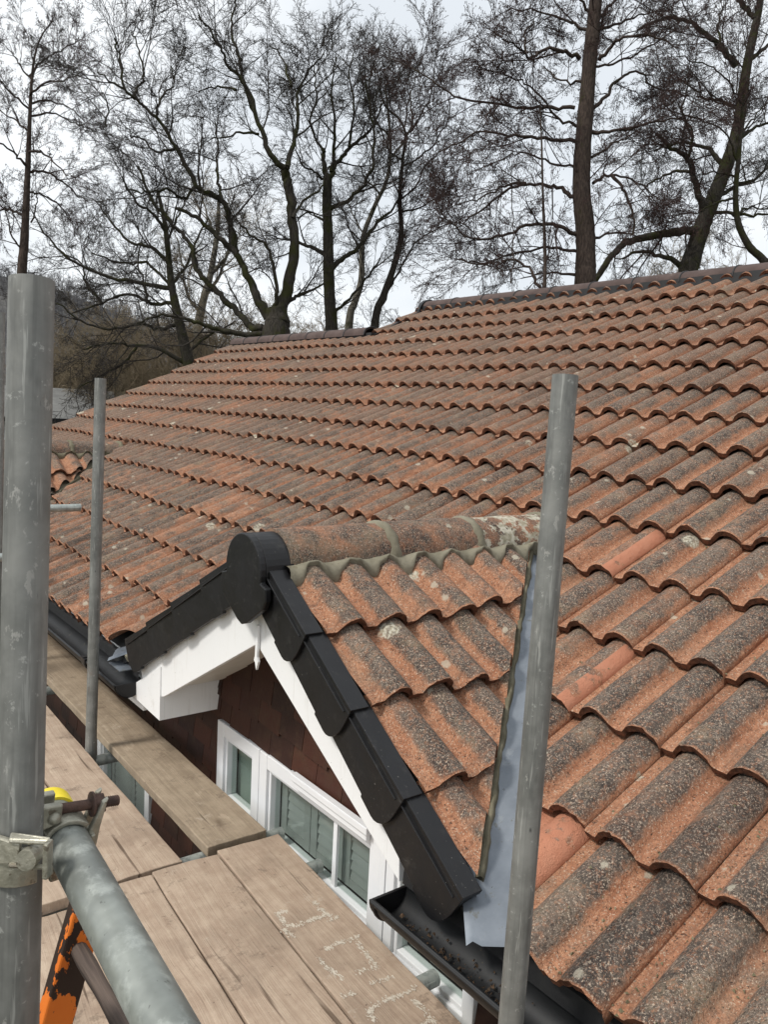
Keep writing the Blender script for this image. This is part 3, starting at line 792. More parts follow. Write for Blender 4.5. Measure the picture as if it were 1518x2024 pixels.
# ---- walls (tile hung) and windows
XW = .275
def hung(mbv, y0, y1, z0, z1, gable_clip=None):
    """rows of small flat tiles on the wall face"""
    rows = int((z1-z0)/.098)+1
    for r_ in range(rows):
        zt = z0+r_*.098
        if zt > z1: break
        yy = y0-(.08 if r_ % 2 else 0)
        while yy < y1:
            wdt = .165+RNG.normal(0, .003)
            a, b = max(yy+.0015, y0), min(yy+wdt-.0015, y1); zz = min(zt+.155, z1+.02)
            if b-a > .01:
                if gable_clip is None or all(zt+.02 < gable_clip(q) for q in (a, b)) or any(zt < gable_clip(q) for q in (a, b)):
                    if gable_clip is None or zt < max(gable_clip(a), gable_clip(b)):
                        zl = zt+RNG.normal(0, .003); tilt = RNG.normal(0, .003)
                        mbv.append((a, b, zl, zz, tilt, RNG.random()))
            yy += wdt
def hung_build(lst, name):
    V = []; F = []; A = []
    for a, b, z0, z1, tilt, rnd in lst:
        o = len(V)
        x0, x1 = XW-.022, XW-.004
        V += [(x0, a, z0+tilt), (x0, b, z0-tilt), (x1, b, z1), (x1, a, z1), (x0+.012, a, z0+tilt), (x0+.012, b, z0-tilt), (XW+.004, b, z1), (XW+.004, a, z1)]
        F += [(o, o+1, o+2, o+3)[::-1], (o+4, o+5, o+6, o+7), (o, o+1, o+5, o+4), (o+1, o+2, o+6, o+5), (o+3, o, o+4, o+7)]
        A += [rnd]*8
    me = bpy.data.meshes.new(name); me.from_pydata(V, [], F); la = me.attributes.new('rnd', 'FLOAT', 'POINT'); la.data.foreach_set('value', np.array(A, np.float32))
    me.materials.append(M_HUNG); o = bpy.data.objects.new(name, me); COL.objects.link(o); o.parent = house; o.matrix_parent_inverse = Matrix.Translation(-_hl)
WT, WB = -.185, -.575            # window head and sill
W1, W2, W3 = (1.84, 2.205), (1.045, 1.84), (.60, 1.015)
lst = []
hung(lst, .30, 2.6, WT+.005, .45, lambda y: .385-abs(y-GY)*.56)
hung(lst, Y_NEAR, .598, -2.8, -.16)
hung(lst, .60, 2.205, -2.8, WB-.04)
hung(lst, 2.205, 2.95, -2.8, .0)
hung(lst, 2.95, 3.75, -2.8, -1.5); hung(lst, 2.95, 3.75, -.55, -.1)
hung(lst, 3.75, 8.9, -2.8, .1)
hung_build(lst, 'tile_hanging')
mb = MB()   # wall shell with window openings
def wallbox(y0, y1, z0, z1): mb.box((XW, y0, z0), (XW+.22, y1, z1))
wallbox(Y_NEAR, .60, -2.9, .10); wallbox(.602, 2.203, -2.9, WB-.03); wallbox(.602, 1.0, WT+.16, .10)
wallbox(2.205, 2.95, -2.9, .10); wallbox(2.952, 3.748, -2.9, -1.5); wallbox(2.952, 3.748, -.55, .10); wallbox(3.75, 8.9, -2.9, .10)
mb.prism([Vector((XW, .62, WT+.003)), Vector((XW, 2.202, WT+.003)), Vector((XW, 2.202, .12)), Vector((XW, GY, .50)), Vector((XW, .62, .08))], (.2, 0, 0))
mb.box((8.5, Y_NEAR, -2.9), (8.72, 8.9, .2)); mb.box((XW+.222, 8.68, -2.9), (8.498, 8.9, .1)); mb.box((XW+.222, Y_NEAR, -2.9), (8.498, Y_NEAR+.2, .1))
mb.prism([Vector((.3, 8.7, .102)), Vector((RB.x*2-.3, 8.7, .102)), RB+Vector((0, 8.7, -.12))], (0, .19, 0))
mb.prism([Vector((.3, Y_NEAR+.01, .102)), Vector((RA.x*2-.3, Y_NEAR+.01, .102)), RA+Vector((0, Y_NEAR+.01, -.12))], (0, .19, 0))
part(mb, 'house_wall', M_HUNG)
mb = MB(); mb.box((1.6, .4, -2.6), (1.62, 4.0, .0)); mb.box((XW+.24, .4, -2.62), (1.6, 4.0, -2.6)); part(mb, 'room_wall', M_WALLIN)
def window(y0, y1, z0, z1, blind, bars=(), fw=.058):
    x0 = XW-.030
    mb = MB()
    mb.box((x0, y0, z0), (x0+.07, y0+fw, z1)); mb.box((x0, y1-fw, z0), (x0+.07, y1, z1))
    mb.box((x0+.001, y0+fw, z1-fw), (x0+.07, y1-fw, z1)); mb.box((x0+.001, y0+fw, z0), (x0+.07, y1-fw, z0+fw))
    fi = .016
    mb.box((x0+.012, y0+fw, z0+fw), (x0+.06, y0+fw+fi, z1-fw)); mb.box((x0+.012, y1-fw-fi, z0+fw), (x0+.06, y1-fw, z1-fw))
    mb.box((x0+.013, y0+fw+fi, z1-fw-fi), (x0+.06, y1-fw-fi, z1-fw)); mb.box((x0+.013, y0+fw+fi, z0+fw), (x0+.06, y1-fw-fi, z0+fw+fi))
    fr = part(mb, 'window', M_FRAME, bevel=.003)
    def sub(mb, name, mat):
        o = mb.build(name, mat); o.parent = fr; o.matrix_parent_inverse = Matrix.Identity(4); return o
    mb = MB(); mb.box((x0+.034, y0+fw+.002, z0+fw+.002), (x0+.038, y1-fw-.002, z1-fw-.002)); sub(mb, 'pane', M_GLASS)
    mb = MB(); mb.box((x0-.030, y0+.0, z0-.022), (x0+.04, y1, z0-.002)); sub(mb, 'sill', M_FRAME)
    if bars:
        mb = MB()
        for yb in bars: mb.box((x0+.022, yb-.011, z0+fw+.003), (x0+.033, yb+.011, z1-fw-.003))
        sub(mb, 'glazing_bar', M_FRAME)
    if blind:
        n = blind; a, b = y0+fw+.018, y1-fw-.018; wd = (b-a)/n
        for i in range(n):
            p0, p1 = a+i*wd+.002, a+(i+1)*wd-.002; mb = MB(); xs = x0+.062; st = .042
            mb.box((xs, p0, z0+fw+.02), (xs+.026, p0+st, z1-fw-.02)); mb.box((xs, p1-st, z0+fw+.02), (xs+.026, p1, z1-fw-.02))
            mb.box((xs+.001, p0+st, z1-fw-.065), (xs+.025, p1-st, z1-fw-.02)); mb.box((xs+.001, p0+st, z0+fw+.02), (xs+.025, p1-st, z0+fw+.05))
            z = z0+fw+.052
            while z < z1-fw-.07:
                mb.add([(xs+.003, p0+st, z), (xs+.003, p1-st, z), (xs+.012, p1-st, z+.037), (xs+.012, p0+st, z+.037),
                        (xs+.006, p0+st, z-.002), (xs+.006, p1-st, z-.002), (xs+.016, p1-st, z+.036), (xs+.016, p0+st, z+.036)],
                       [(0, 3, 2, 1), (4, 5, 6, 7), (0, 1, 5, 4), (2, 3, 7, 6)])
                z += .036
            sub(mb, 'louvre_shutter', M_BLIND)
    else:
        mb = MB(); mb.box((x0+.075, y0+fw, z0+.02), (x0+.078, y1-fw, z1-.02)); sub(mb, 'interior_tone_sheet', simple('dim_interior_tone', (.30, .36, .32), (.36, .42, .38), 4, .7, 0))  # added sheet, its green-grey stands in for the dim, reflecting interior
    return fr
window(*W1, WB, WT, 0); window(W2[0], W2[1]-.004, WB, WT, 3, (1.33,)); window(*W3, WB, -.175, 2, (), .042)
window(2.955, 3.745, -1.49, -.56, 2)
mb = MB(); mb.box((XW-.032, 1.017, -2.6), (XW+.04, 1.043, WT)); part(mb, 'window_post', M_FRAME)
mb = MB(); mb.box((XW-.058, 1.09, WT-.004), (XW-.031, 1.56, WT+.022)); mb.box((XW-.050, 1.10, WT-.030), (XW-.031, 1.55, WT-.004)); part(mb, 'trickle_vent', M_FRAME, bevel=.003)

# ---- fascia, soffit, gutters
def eaves(y0, y1, z_gut, ends, zf=-.262):
    mb = MB(); mb.box((.030, y0, zf), (.048, y1, .005)); 
    part(mb, 'fascia', M_WHITE, bevel=.002)
    mb = MB(); mb.box((.049, y0, zf+.002), (XW-.026, y1, zf+.012)); part(mb, 'soffit', M_WHITE)
    mb = MB(); g = .056; cx = -.034; n = 14; prof = []
    for q in range(n+1):
        ph = math.pi*q/n; prof.append((cx-g*math.cos(ph), z_gut-g*math.sin(ph)*1.02))
    prof = [(cx-g-.006, z_gut-.006), (cx-g-.006, z_gut+.004), (cx-g+.001, z_gut+.004)]+prof[1:-1]+[(cx+g, z_gut+.002), (cx+g, z_gut+.010)]
    inner = prof; outer = [(cx+(p[0]-cx)*1.05, z_gut+(p[1]-z_gut)*1.05-.001) for p in prof]
    ys = np.arange(y0, y1+.001, max(.3, (y1-y0)/12)); ys[-1] = y1
    k = len(prof); vs = []
    for yy in ys:
        sag = .003*math.sin(yy*2.1)
        vs += [(p[0], yy, p[1]+sag) for p in inner]+[(p[0], yy, p[1]+sag-.0015) for p in outer]
    fs = []
    for j in range(len(ys)-1):
        a = j*2*k; b = (j+1)*2*k
        for q in range(k-1):
            fs.append((a+q, a+q+1, b+q+1, b+q)); fs.append((a+k+q, b+k+q, b+k+q+1, a+k+q+1))
        fs.append((a, b, b+k, a+k)); fs.append((a+k-1, a+2*k-1, b+2*k-1, b+k-1))
    mb.add(vs, fs, True); gut = part(mb, 'gutter', M_GUTTER)
    def sub(mb, name, mat):
        o = mb.build(name, mat); o.parent = gut; o.matrix_parent_inverse = Matrix.Identity(4); return o
    for ye, sgn in ends:
        mb = MB(); ring = [Vector((cx-1.1*g*math.cos(math.pi*q/16), ye, z_gut+.002-1.1*g*math.sin(math.pi*q/16))) for q in range(17)]
        mb.prism(ring, (0, sgn*.008, 0)); mb.tube([r_+Vector((0, -sgn*.012, 0)) for r_ in ring], .005, 6)
        sub(mb, 'stop_end', M_BLACK)
    yb = y0+.42
    while yb < y1:
        mb = MB(); pts = [(cx-g*1.12*math.cos(math.pi*q/12), z_gut-g*1.12*math.sin(math.pi*q/12)) for q in range(13)]
        vs = []
        for dy in (-.032, .032):
            vs += [(p[0], yb+dy, p[1]) for p in pts]
        mb.add(vs+[(v[0]*1.0-(.004 if v[0] < cx else -.004), v[1], v[2]-.004) for v in vs],
               [(q, q+1, 14+q, 13+q) for q in range(12)]+[(26+q, 39+q, 40+q, 27+q) for q in range(12)]+[(q, 26+q, 27+q, q+1) for q in range(12)]+[(13+q, 14+q, 40+q, 39+q) for q in range(12)], True)
        mb.box((cx-g-.014, yb-.034, z_gut-.012), (cx-g+.008, yb+.034, z_gut+.010)); mb.box((cx-g-.012, yb-.012, z_gut+.008), (cx-g+.016, yb+.012, z_gut+.014))
        sub(mb, 'gutter_union', M_BLACK)
        yb += 2.0 if y0 < 0 else .92
    mb = MB()    # eaves tray behind the gutter
    L = y1-y0; n = max(8, int(L/.05)); vs = []
    for i in range(n+1):
        yy = y0+L*i/n; wv = .006*abs(math.sin(yy*math.pi/.15))
        vs += [(.055, yy, .012), (.010, yy, -.010+wv), (.006, yy, -.052)]
    mb.add(vs, [(i*3+q, i*3+q+1, i*3+q+4, i*3+q+3) for i in range(n) for q in range(2)]); part(mb, 'eaves_tray', M_DARKFELT)
    return gut
gR = eaves(Y_NEAR, .655, -.068, ((.655, 1),), -.222)
gL = eaves(2.50, 5.32, -.068, ((2.50, -1), (5.32, 1)), -.205)
# leaf litter in the near gutter end
mb = MB()
for i in range(170):
    yy = .20+.42*RNG.random()**1.3; xx = -.034+RNG.normal(0, .018); zz = -.068-.052+abs(xx+.034)*.5+RNG.random()*.012
    r_ = .002+.006*RNG.random()**2; a = RNG.random(4)*6.28
    mb.add([(xx+r_*math.cos(q), yy+r_*math.sin(q), zz+r_*.6*math.sin(q*2.3)) for q in a]+[(xx, yy, zz+r_)], [(0, 1, 4), (1, 2, 4), (2, 3, 4), (3, 0, 4), (0, 1, 2, 3)])
o = part(mb, 'leaf_litter', M_DEBRIS); o['kind'] = 'stuff'
mb = MB()   # crumbs of moss and grit lying in the pans of the roof
for i in range(5200):
    yy = -1.2+3.2*RNG.random(); k = RNG.random()**1.3*3.4; w_ = yy % .3
    pan = RNG.random() < .8
    if pan: wl = RNG.choice([.022, .176])+RNG.normal(0, .010)
    else: wl = RNG.random()*.3
    yy = yy-w_+(.3-wl)
    h = float(np.interp(wl, PROF[:, 0], PROF[:, 1])); tt = (k % GAUGE)
    n_ = .040-.036*tt/GAUGE+h+.001
    p = np.array([0, yy, 0])+np.array([CT, 0, ST])*k+np.array([-ST, 0, CT])*n_
    if yy > .2 and TANM*p[0] < GZ-GT*abs(GY-yy)+.12: continue
    r_ = .0012+.0048*RNG.random()**2.2; q = RNG.random(3)*6.28
    mb.add([p+r_*np.array([math.cos(t), math.sin(t), .2*math.sin(3*t)]) for t in q]+[p+np.array([0, 0, r_])], [(0, 1, 3), (1, 2, 3), (2, 0, 3), (0, 2, 1)])
o = part(mb, 'moss_crumbs', M_CRUMB); o['kind'] = 'stuff'
for o in house.children:                       # parts were built in world coordinates
    o.matrix_parent_inverse = Matrix.Translation(-_hl)

# ------------------------------------------------------------------ scaffold
TR = .02415
def tube_thing(name, a, b, label, cat, mat, group=None, hollow=.86):
    a = Vector(a); b = Vector(b); L = (b-a).length
    mb = MB(); n = max(2, int(L/.25)+1)
    mb.tube([(0, 0, L*i/(n-1)) for i in range(n)], TR, 28, True, hollow)
    o = mb.build(name, mat); o.location = a; o.rotation_euler = (b-a).to_track_quat('Z', 'Y').to_euler()
    return tag(o, label, cat, group)
def pole(top, low, label):
    top = Vector(top); low = Vector(low); d = (low-top).normalized(); base = top+d*((-2.89-top.z)/d.z)
    return tube_thing('scaffold_pole', base, top, label, 'scaffold pole', M_GALV, 'upright scaffold poles')
pole(at(62, 553, .905), at(31, 2024, .905), 'thick upright steel scaffold pole nearest the camera, with the handrail clamped to it')
pole(at(1118, 742, 1.50), at(1010, 2024, 1.56), 'upright steel scaffold pole rising in front of the lead valley and orange tiles')
pole(at(198, 748, 3.50), at(179, 1470, 3.62), 'upright steel scaffold pole between the boards, in front of the black gutter')
pole(at(0, 618, 4.6), at(-8, 1500, 4.7), 'thin distant scaffold pole cut by the left edge of the picture')
HA, HB = at(97, 1602, 1.0), at(372, 2110, .66)
rail = tube_thing('handrail_tube', HB, HA, 'pale steel handrail tube slanting down towards the camera beside the nearest pole', 'scaffold tube', M_GALV, None)
k = NT('handrail_steel')
a_ = k.noise(5, 5, .6); b_ = k.noise(26, 5, .65)
c_ = k.mix(k.step(a_, .38, .66), (.175, .188, .173), (.41, .435, .395)); c_ = k.mix(k.mth('MULTIPLY', k.step(b_, .48, .68), .45), c_, (.55, .58, .54))
c_ = k.mix(k.mth('MULTIPLY', k.step(k.noise(70, 3, .7), .66, .72), .7), c_, (.08, .08, .075))
rail.data.materials[0] = k.out(c_, k.ramp(b_, [(.3, .34), (.7, .52)]), k.bump(b_, .12, .003), .35, .5)
HD = (Vector(HA)-Vector(HB)).normalized()
mb = MB()   # yellow end cap
mb.tube([Vector(HA)+HD*q for q in (-.02, .006, .009)], [TR+.0035, TR+.0035, TR-.004], 28)
cap = mb.build('end_cap', M_YELLOW, loc=tuple(HA)); tag(cap, 'bright yellow plastic cap on the far end of the handrail tube', 'end cap')

def stub(u, v, d, dx, label):
    p = Vector(at(u, v, d)); return tube_thing('scaffold_tube', p-Vector((dx, 0, 0)), p, label, 'scaffold tube', M_GALV_L, 'short horizontal tubes beyond the nearest pole')
stub(158, 1003, 5.2, 2.2, 'thin horizontal tube sticking out past the nearest pole, in front of the white valley')
stub(60, 1098, 4.6, 2.2, 'thin horizontal tube below the white valley, mostly behind the nearest pole')
ZT = -.40-.038-TR-.001
for y, xe, lab in ((1.675, .262, 'steel tube carrying the ends of the boards, seen in the gap below the wall board'),
                   (1.41, .264, 'steel tube whose end pokes out by the large window'),
                   (2.66, .20, 'steel tube crossing the gap beside the middle pole foot'),
                   (3.67, .20, 'steel tube crossing the gap farthest away, beside the nearest pole'),
                   (.74, .225, 'steel tube whose end just shows by the low window under the gutter'),
                   (-.4, .2, 'steel tube under the nearest boards, close to the camera')):
    tube_thing('cross_tube', (-1.12, y, ZT), (xe, y, ZT), lab, 'scaffold tube', M_GALV_L, 'cross tubes under the boards')
for x, lab in ((-.205, 'long steel tube under the boards along the house'), (-1.11, 'long steel tube under the outer edge of the boards')):
    tube_thing('ledger_tube', (x, -1.6, ZT-2*TR-.002), (x, 6.0, ZT-2*TR-.002), lab, 'scaffold tube', M_GALV_L, 'long tubes under the boards')

# boards
def board(x0, x1, y0, y1, z, label, mat=M_BOARD, skew=0.0, seed=0):
    rg = np.random.default_rng(seed+100)
    L = y1-y0; W = x1-x0; nx, ny = 5, max(8, int(L/.16)); t = .038
    V = []; F = []
    for side, zz in ((0, z), (1, z-t)):
        for j in range(ny+1):
            for i in range(nx+1):
                fx, fy = i/nx, j/ny
                e = rg.normal(0, .0011) if i in (0, nx) else 0; ey = rg.normal(0, .0018) if j in (0, ny) else 0
                V.append((-W/2+W*fx+e, -L/2+L*fy+ey, (z if not side else z-t)-z+rg.normal(0, .0006) - (.0012*(abs(fx-.5)*2)**6)))
    nv = (nx+1)*(ny+1); F = []
    for j in range(ny):
        for i in range(nx):
            a = j*(nx+1)+i; F.append((a, a+1, a+nx+2, a+nx+1)); F.append((nv+a, nv+a+nx+1, nv+a+nx+2, nv+a+1))
    for j in range(ny):
        for i, fl in ((0, 0), (nx, 1)):
            a, b = j*(nx+1)+i, (j+1)*(nx+1)+i; F.append((a, b, nv+b, nv+a) if not fl else (a, nv+a, nv+b, b))
    for i in range(nx):
        a = i; F.append((a, nv+a, nv+a+1, a+1)); a = ny*(nx+1)+i; F.append((a, a+1, nv+a+1, nv+a))
    mb = MB(); mb.add(V, F); o = mb.build('scaffold_board', mat, bevel=.003)
    o.location = ((x0+x1)/2, (y0+y1)/2, z); o.rotation_euler = (0, 0, skew)
    return tag(o, label, 'scaffold board', 'wooden scaffold boards')
ZB = -.40; SK = -R(4.2)
def near_board(xl, xr, z, label, mat, seed, ytop=1.59):        # xl, xr at y=1.59; skewed
    L = 3.9; c = Vector(((xl+xr)/2, ytop, 0)) - Vector((math.sin(-SK), math.cos(SK), 0))*(L/2)
    return board(c.x-(xr-xl)/2, c.x+(xr-xl)/2, c.y-L/2, c.y+L/2, z, label, mat, SK, seed)
bA3 = near_board(-.047, .190, ZB, 'scaffold board along the window marked with worn cream paint', M_BOARD, 1)
near_board(-.288, -.056, ZB-.001, 'plain scaffold board second from the house, ending level with the painted board', M_BOARD, 2)
near_board(-.524, -.296, ZB+.001, 'scaffold board third from the house, passing under the handrail tube', M_BOARD, 3)
near_board(-.760, -.532, ZB-.030, 'scaffold board behind the orange ladder, one step lower than the rest', M_BOARD, 4)
near_board(-.996, -.768, ZB-.028, 'outermost near scaffold board, half hidden by the nearest pole', M_BOARD, 5)
board(-.052, .185, 1.625, 5.52, ZB+.004, 'greyish scaffold board close to the wall under the gutter, alone beyond the gap', M_BOARD2, R(-.6), 6)
board(-.388, -.160, 1.605, 5.50, ZB, 'scaffold board left of the dark gap, with the middle pole at its edge', M_BOARD, R(-.5), 7)
board(-.625, -.398, 1.600, 5.50, ZB+.002, 'scaffold board just right of the nearest pole, beyond the clamp', M_BOARD, R(-.5), 8)
board(-.865, -.636, 1.590, 5.49, ZB-.002, 'scaffold board mostly hidden behind the nearest pole', M_BOARD, R(-.5), 9)
# worn paint strokes on the first board (kept as separate flecks of paint)
STROKES = [[(546, 1805), (556, 1816), (566, 1830), (592, 1828), (615, 1818), (650, 1806)], [(556, 1834), (572, 1846), (580, 1852)], [(546, 1806), (566, 1800)], [(618, 1780), (636, 1800), (655, 1812)], [(648, 1820), (668, 1811)],
           [(644, 1876), (668, 1864), (692, 1857), (710, 1850)], [(706, 1863), (722, 1884), (738, 1903), (744, 1911), (706, 1921)], [(630, 1892), (640, 1906), (660, 1922), (676, 1934)],
           [(674, 1970), (690, 1966), (702, 1961)], [(730, 1945), (752, 1938), (775, 1930)],
           [(728, 2006), (732, 1994), (750, 1982), (776, 1972), (800, 1963), (822, 1952)], [(730, 2008), (744, 2018)], [(816, 1974), (838, 1996), (852, 2014), (860, 2024)], [(836, 2024), (856, 2016)]]
for st in STROKES:
    mb = MB(); P = [Vector(at_z(u, v, ZB+.0008)) for u, v in st]
    for a, b in zip(P[:-1], P[1:]):
        L = (b-a).length; dens = RNG.uniform(.6, 1.3); gaps = RNG.random(4)
        for i in range(int(L*3000*dens)):
            fq = RNG.random()
            if min(abs(fq-gaps)) < .11*RNG.random(): continue
            p = a.lerp(b, fq)+Vector((RNG.normal(0, .0048), RNG.normal(0, .0048), 0)); r_ = .0006+.0026*RNG.random()**2.5
            ang = np.sort(RNG.random(5)*6.28)
            mb.add([(p.x+r_*(.5+RNG.random())*math.cos(q), p.y+2.2*r_*(.5+RNG.random())*math.sin(q), p.z+.0001*RNG.random()) for q in ang], [(0, 1, 2, 3, 4)])
    o = mb.build('paint_mark', M_PAINT); o.parent = bA3
    o.matrix_parent_inverse = (Matrix.Translation(bA3.location) @ Matrix.Rotation(SK, 4, 'Z')).inverted()

# right-angle coupler between nearest pole and handrail
PC = Vector(at(41, 1650, .905)); 
cpl = thing('scaffold_coupler', 'steel scaffold clamp with rusty bolt joining the handrail to the nearest pole', 'scaffold clamp', tuple(PC))
def cpart(mb, name, mat, bevel=.0015, parent=None):
    o = mb.build(name, mat, bevel=bevel); o.parent = parent or cpl
    o.matrix_parent_inverse = Matrix.Translation(-PC) if parent is None else Matrix.Identity(4); return o
def band(mb, c, axis, r, w, t, a0, a1, ref, n=20):
    axis = Vector(axis).normalized(); ref = Vector(ref); ref = (ref-axis*ref.dot(axis)).normalized(); b = axis.cross(ref); vs = []
    for i in range(n+1):
        ph = a0+(a1-a0)*i/n; d = ref*math.cos(ph)+b*math.sin(ph)
        vs += [c+d*r-axis*w/2, c+d*(r+t)-axis*w/2, c+d*(r+t)+axis*w/2, c+d*r+axis*w/2]
    fs = []
    for i in range(n):
        o = i*4
        for q in range(4): fs.append((o+q, o+(q+1) % 4, o+4+(q+1) % 4, o+4+q))
    fs += [(0, 3, 2, 1), (n*4, n*4+1, n*4+2, n*4+3)]
    mb.add(vs, fs, True)
rt, up_, fw = Vector(CR), Vector((0, 0, 1)), Vector(CF)
PAX = (Vector(at(62, 553, .905))-Vector(at(31, 2024, .905))).normalized()
pc = Vector(at(39, 1694, .905))
mb = MB(); band(mb, pc, PAX, TR+.001, .042, .0055, R(-150), R(150), -rt, 28); cpart(mb, 'pole_clamp', M_STEEL)
# flap + slotted lug where pole clamp meets the bolt, in front of pole at right
lug = Vector(at(72, 1690, .868))
mb = MB()
rr_ = (rt*.9-fw*.25).normalized()
for s_ in (-1, 1):
    mb.prism([lug-rr_*.034+PAX*(.015*s_+.002), lug+rr_*.016+PAX*(.015*s_+.002), lug+rr_*.020-fw*.004+PAX*(.013*s_), lug-rr_*.030-fw*.012+PAX*(.013*s_)], PAX*.005)
mb.prism([lug+rr_*.014-PAX*.018, lug+rr_*.021-PAX*.018, lug+rr_*.021+PAX*.020, lug+rr_*.014+PAX*.020], -fw*.016)
mb.tube([lug-rr_*.006-fw*.016, lug-rr_*.006+fw*.008], .011, 14)
mb.prism([lug-rr_*.065-PAX*.013, lug-rr_*.020-PAX*.011, lug-rr_*.018+PAX*.013, lug-rr_*.05+PAX*.018, lug-rr_*.075+PAX*.026], -fw*.008)
cpart(mb, 'clamp_flap', M_STEEL, .003)
# clamp around the handrail
hc = Vector(HA)-HD*.062
mb = MB(); band(mb, hc, HD, TR+.001, .044, .006, R(-165), R(165), -rt-up_*.3, 28); cpart(mb, 'rail_clamp', M_STEEL)
upv = (up_-HD*up_.dot(HD)).normalized(); sd_ = HD.cross(upv).normalized(); sd_ = sd_ if sd_.dot(rt) > 0 else -sd_
l0 = hc+upv*(TR+.012)-sd_*.012
mb = MB()
mb.prism([l0-sd_*.020-HD*.020-upv*.012, l0+sd_*.004-HD*.020-upv*.006, l0+sd_*.006-HD*.020+upv*.016, l0-sd_*.022-HD*.020+upv*.018], HD*.010)
mb.prism([l0-sd_*.020+HD*.012-upv*.012, l0+sd_*.004+HD*.012-upv*.006, l0+sd_*.006+HD*.012+upv*.014, l0-sd_*.022+HD*.012+upv*.016], HD*.010)
mb.prism([l0-sd_*.022-HD*.020-upv*.040, l0-sd_*.016-HD*.020-upv*.040, l0-sd_*.016-HD*.020+upv*.012, l0-sd_*.022-HD*.020+upv*.018], HD*.042)
mb.sphere(l0-sd_*.004-HD*.021+upv*.002, .0075)
cpart(mb, 'clamp_lug', M_STEEL, .002)
mb = MB()   # two prongs of the closing flap on the right
for s_ in (-1, 1):
    q = hc+sd_*(TR+.004)+HD*(.012*s_)
    mb.prism([q-upv*.014-HD*.004, q+upv*.006-sd_*.004-HD*.004, q+upv*.040+sd_*.012-HD*.004, q+upv*.044+sd_*.019-HD*.004, q+upv*.010+sd_*.010-HD*.004, q-upv*.014+sd_*.006-HD*.004], HD*.008)
cpart(mb, 'clamp_prong', M_STEEL, .002)
b0 = hc+upv*(TR+.012)-sd_*.006; bd = (sd_-upv*.10).normalized()
mb = MB(); mb.tube([b0+bd*q for q in np.linspace(0, .036, 8)], .0062, 12)
nth = 26
mb.tube([b0+bd*(.036+.034*q/nth) for q in range(nth+1)], [.0066 if q % 2 else .0056 for q in range(nth+1)], 12); 
bo = cpart(mb, 'bolt', M_RUST, 0)
mb = MB(); hexr = [(b0+bd*(.040)+(upv*math.cos(R(60*q))+HD*math.sin(R(60*q)))*.0125) for q in range(6)]
mb.prism(hexr, bd*.012); mb.tube([b0+bd*.037, b0+bd*.0395], .0145, 18)
cpart(mb, 'nut', M_RUST, .001)
mb = MB(); mb.prism([hc-upv*(TR+.002)-sd_*.022-HD*.022, hc-upv*(TR+.002)+sd_*.016-HD*.022, hc-upv*(TR+.016)+sd_*.010-HD*.022, hc-upv*(TR+.018)-sd_*.020-HD*.022], HD*.044)
cpart(mb, 'clamp_base', M_STEEL, .003)

# ladder
lad = thing('ladder', 'ladder with flaking orange paint and weathered wooden rungs below the handrail', 'ladder', (-1.0, .05, .45))
LB = Vector((-1.0, .05, .45))
def lpart(mb, name, mat, bevel=0):
    o = mb.build(name, mat, bevel=bevel); o.parent = lad; o.matrix_parent_inverse = Matrix.Translation(-LB); return o
t1 = Vector(at(178, 1768, 1.12)); l1 = Vector(at(92, 2040, 1.12))
ldir = (l1-t1); ldir = Vector((ldir.x, 0, ldir.z)).normalized()
rung_d = Vector((0, -1, 0)); nrm_ = ldir.cross(rung_d).normalized()
def stile(top, name='stile'):
    mb = MB(); hw, hd = .0225, .013; Ls = 3.0
    vs = []; n = 40
    for i in range(n+1):
        c = top+ldir*(Ls*i/n); cut = .0
        vs += [c-nrm_*hw-rung_d*hd, c+nrm_*hw-rung_d*hd, c+nrm_*hw+rung_d*hd, c-nrm_*hw+rung_d*hd]
    fs = [(i*4+q, i*4+(q+1) % 4, i*4+4+(q+1) % 4, i*4+4+q) for i in range(n) for q in range(4)]+[(0, 3, 2, 1)]
    mb.add(vs, fs); return lpart(mb, name, M_LADDER, .003)
LW = .28
stile(t1); stile(t1+rung_d*LW)
for i in range(11):
    c = t1+ldir*(.070+.255*i)
    mb = MB(); n = 12; pts = [c+rung_d*(.012+(LW-.024)*q/n) for q in range(n+1)]
    mb.tube(pts, [.0112+.0008*math.sin(q) for q in range(n+1)], 10); lpart(mb, 'rung', M_RUNG)

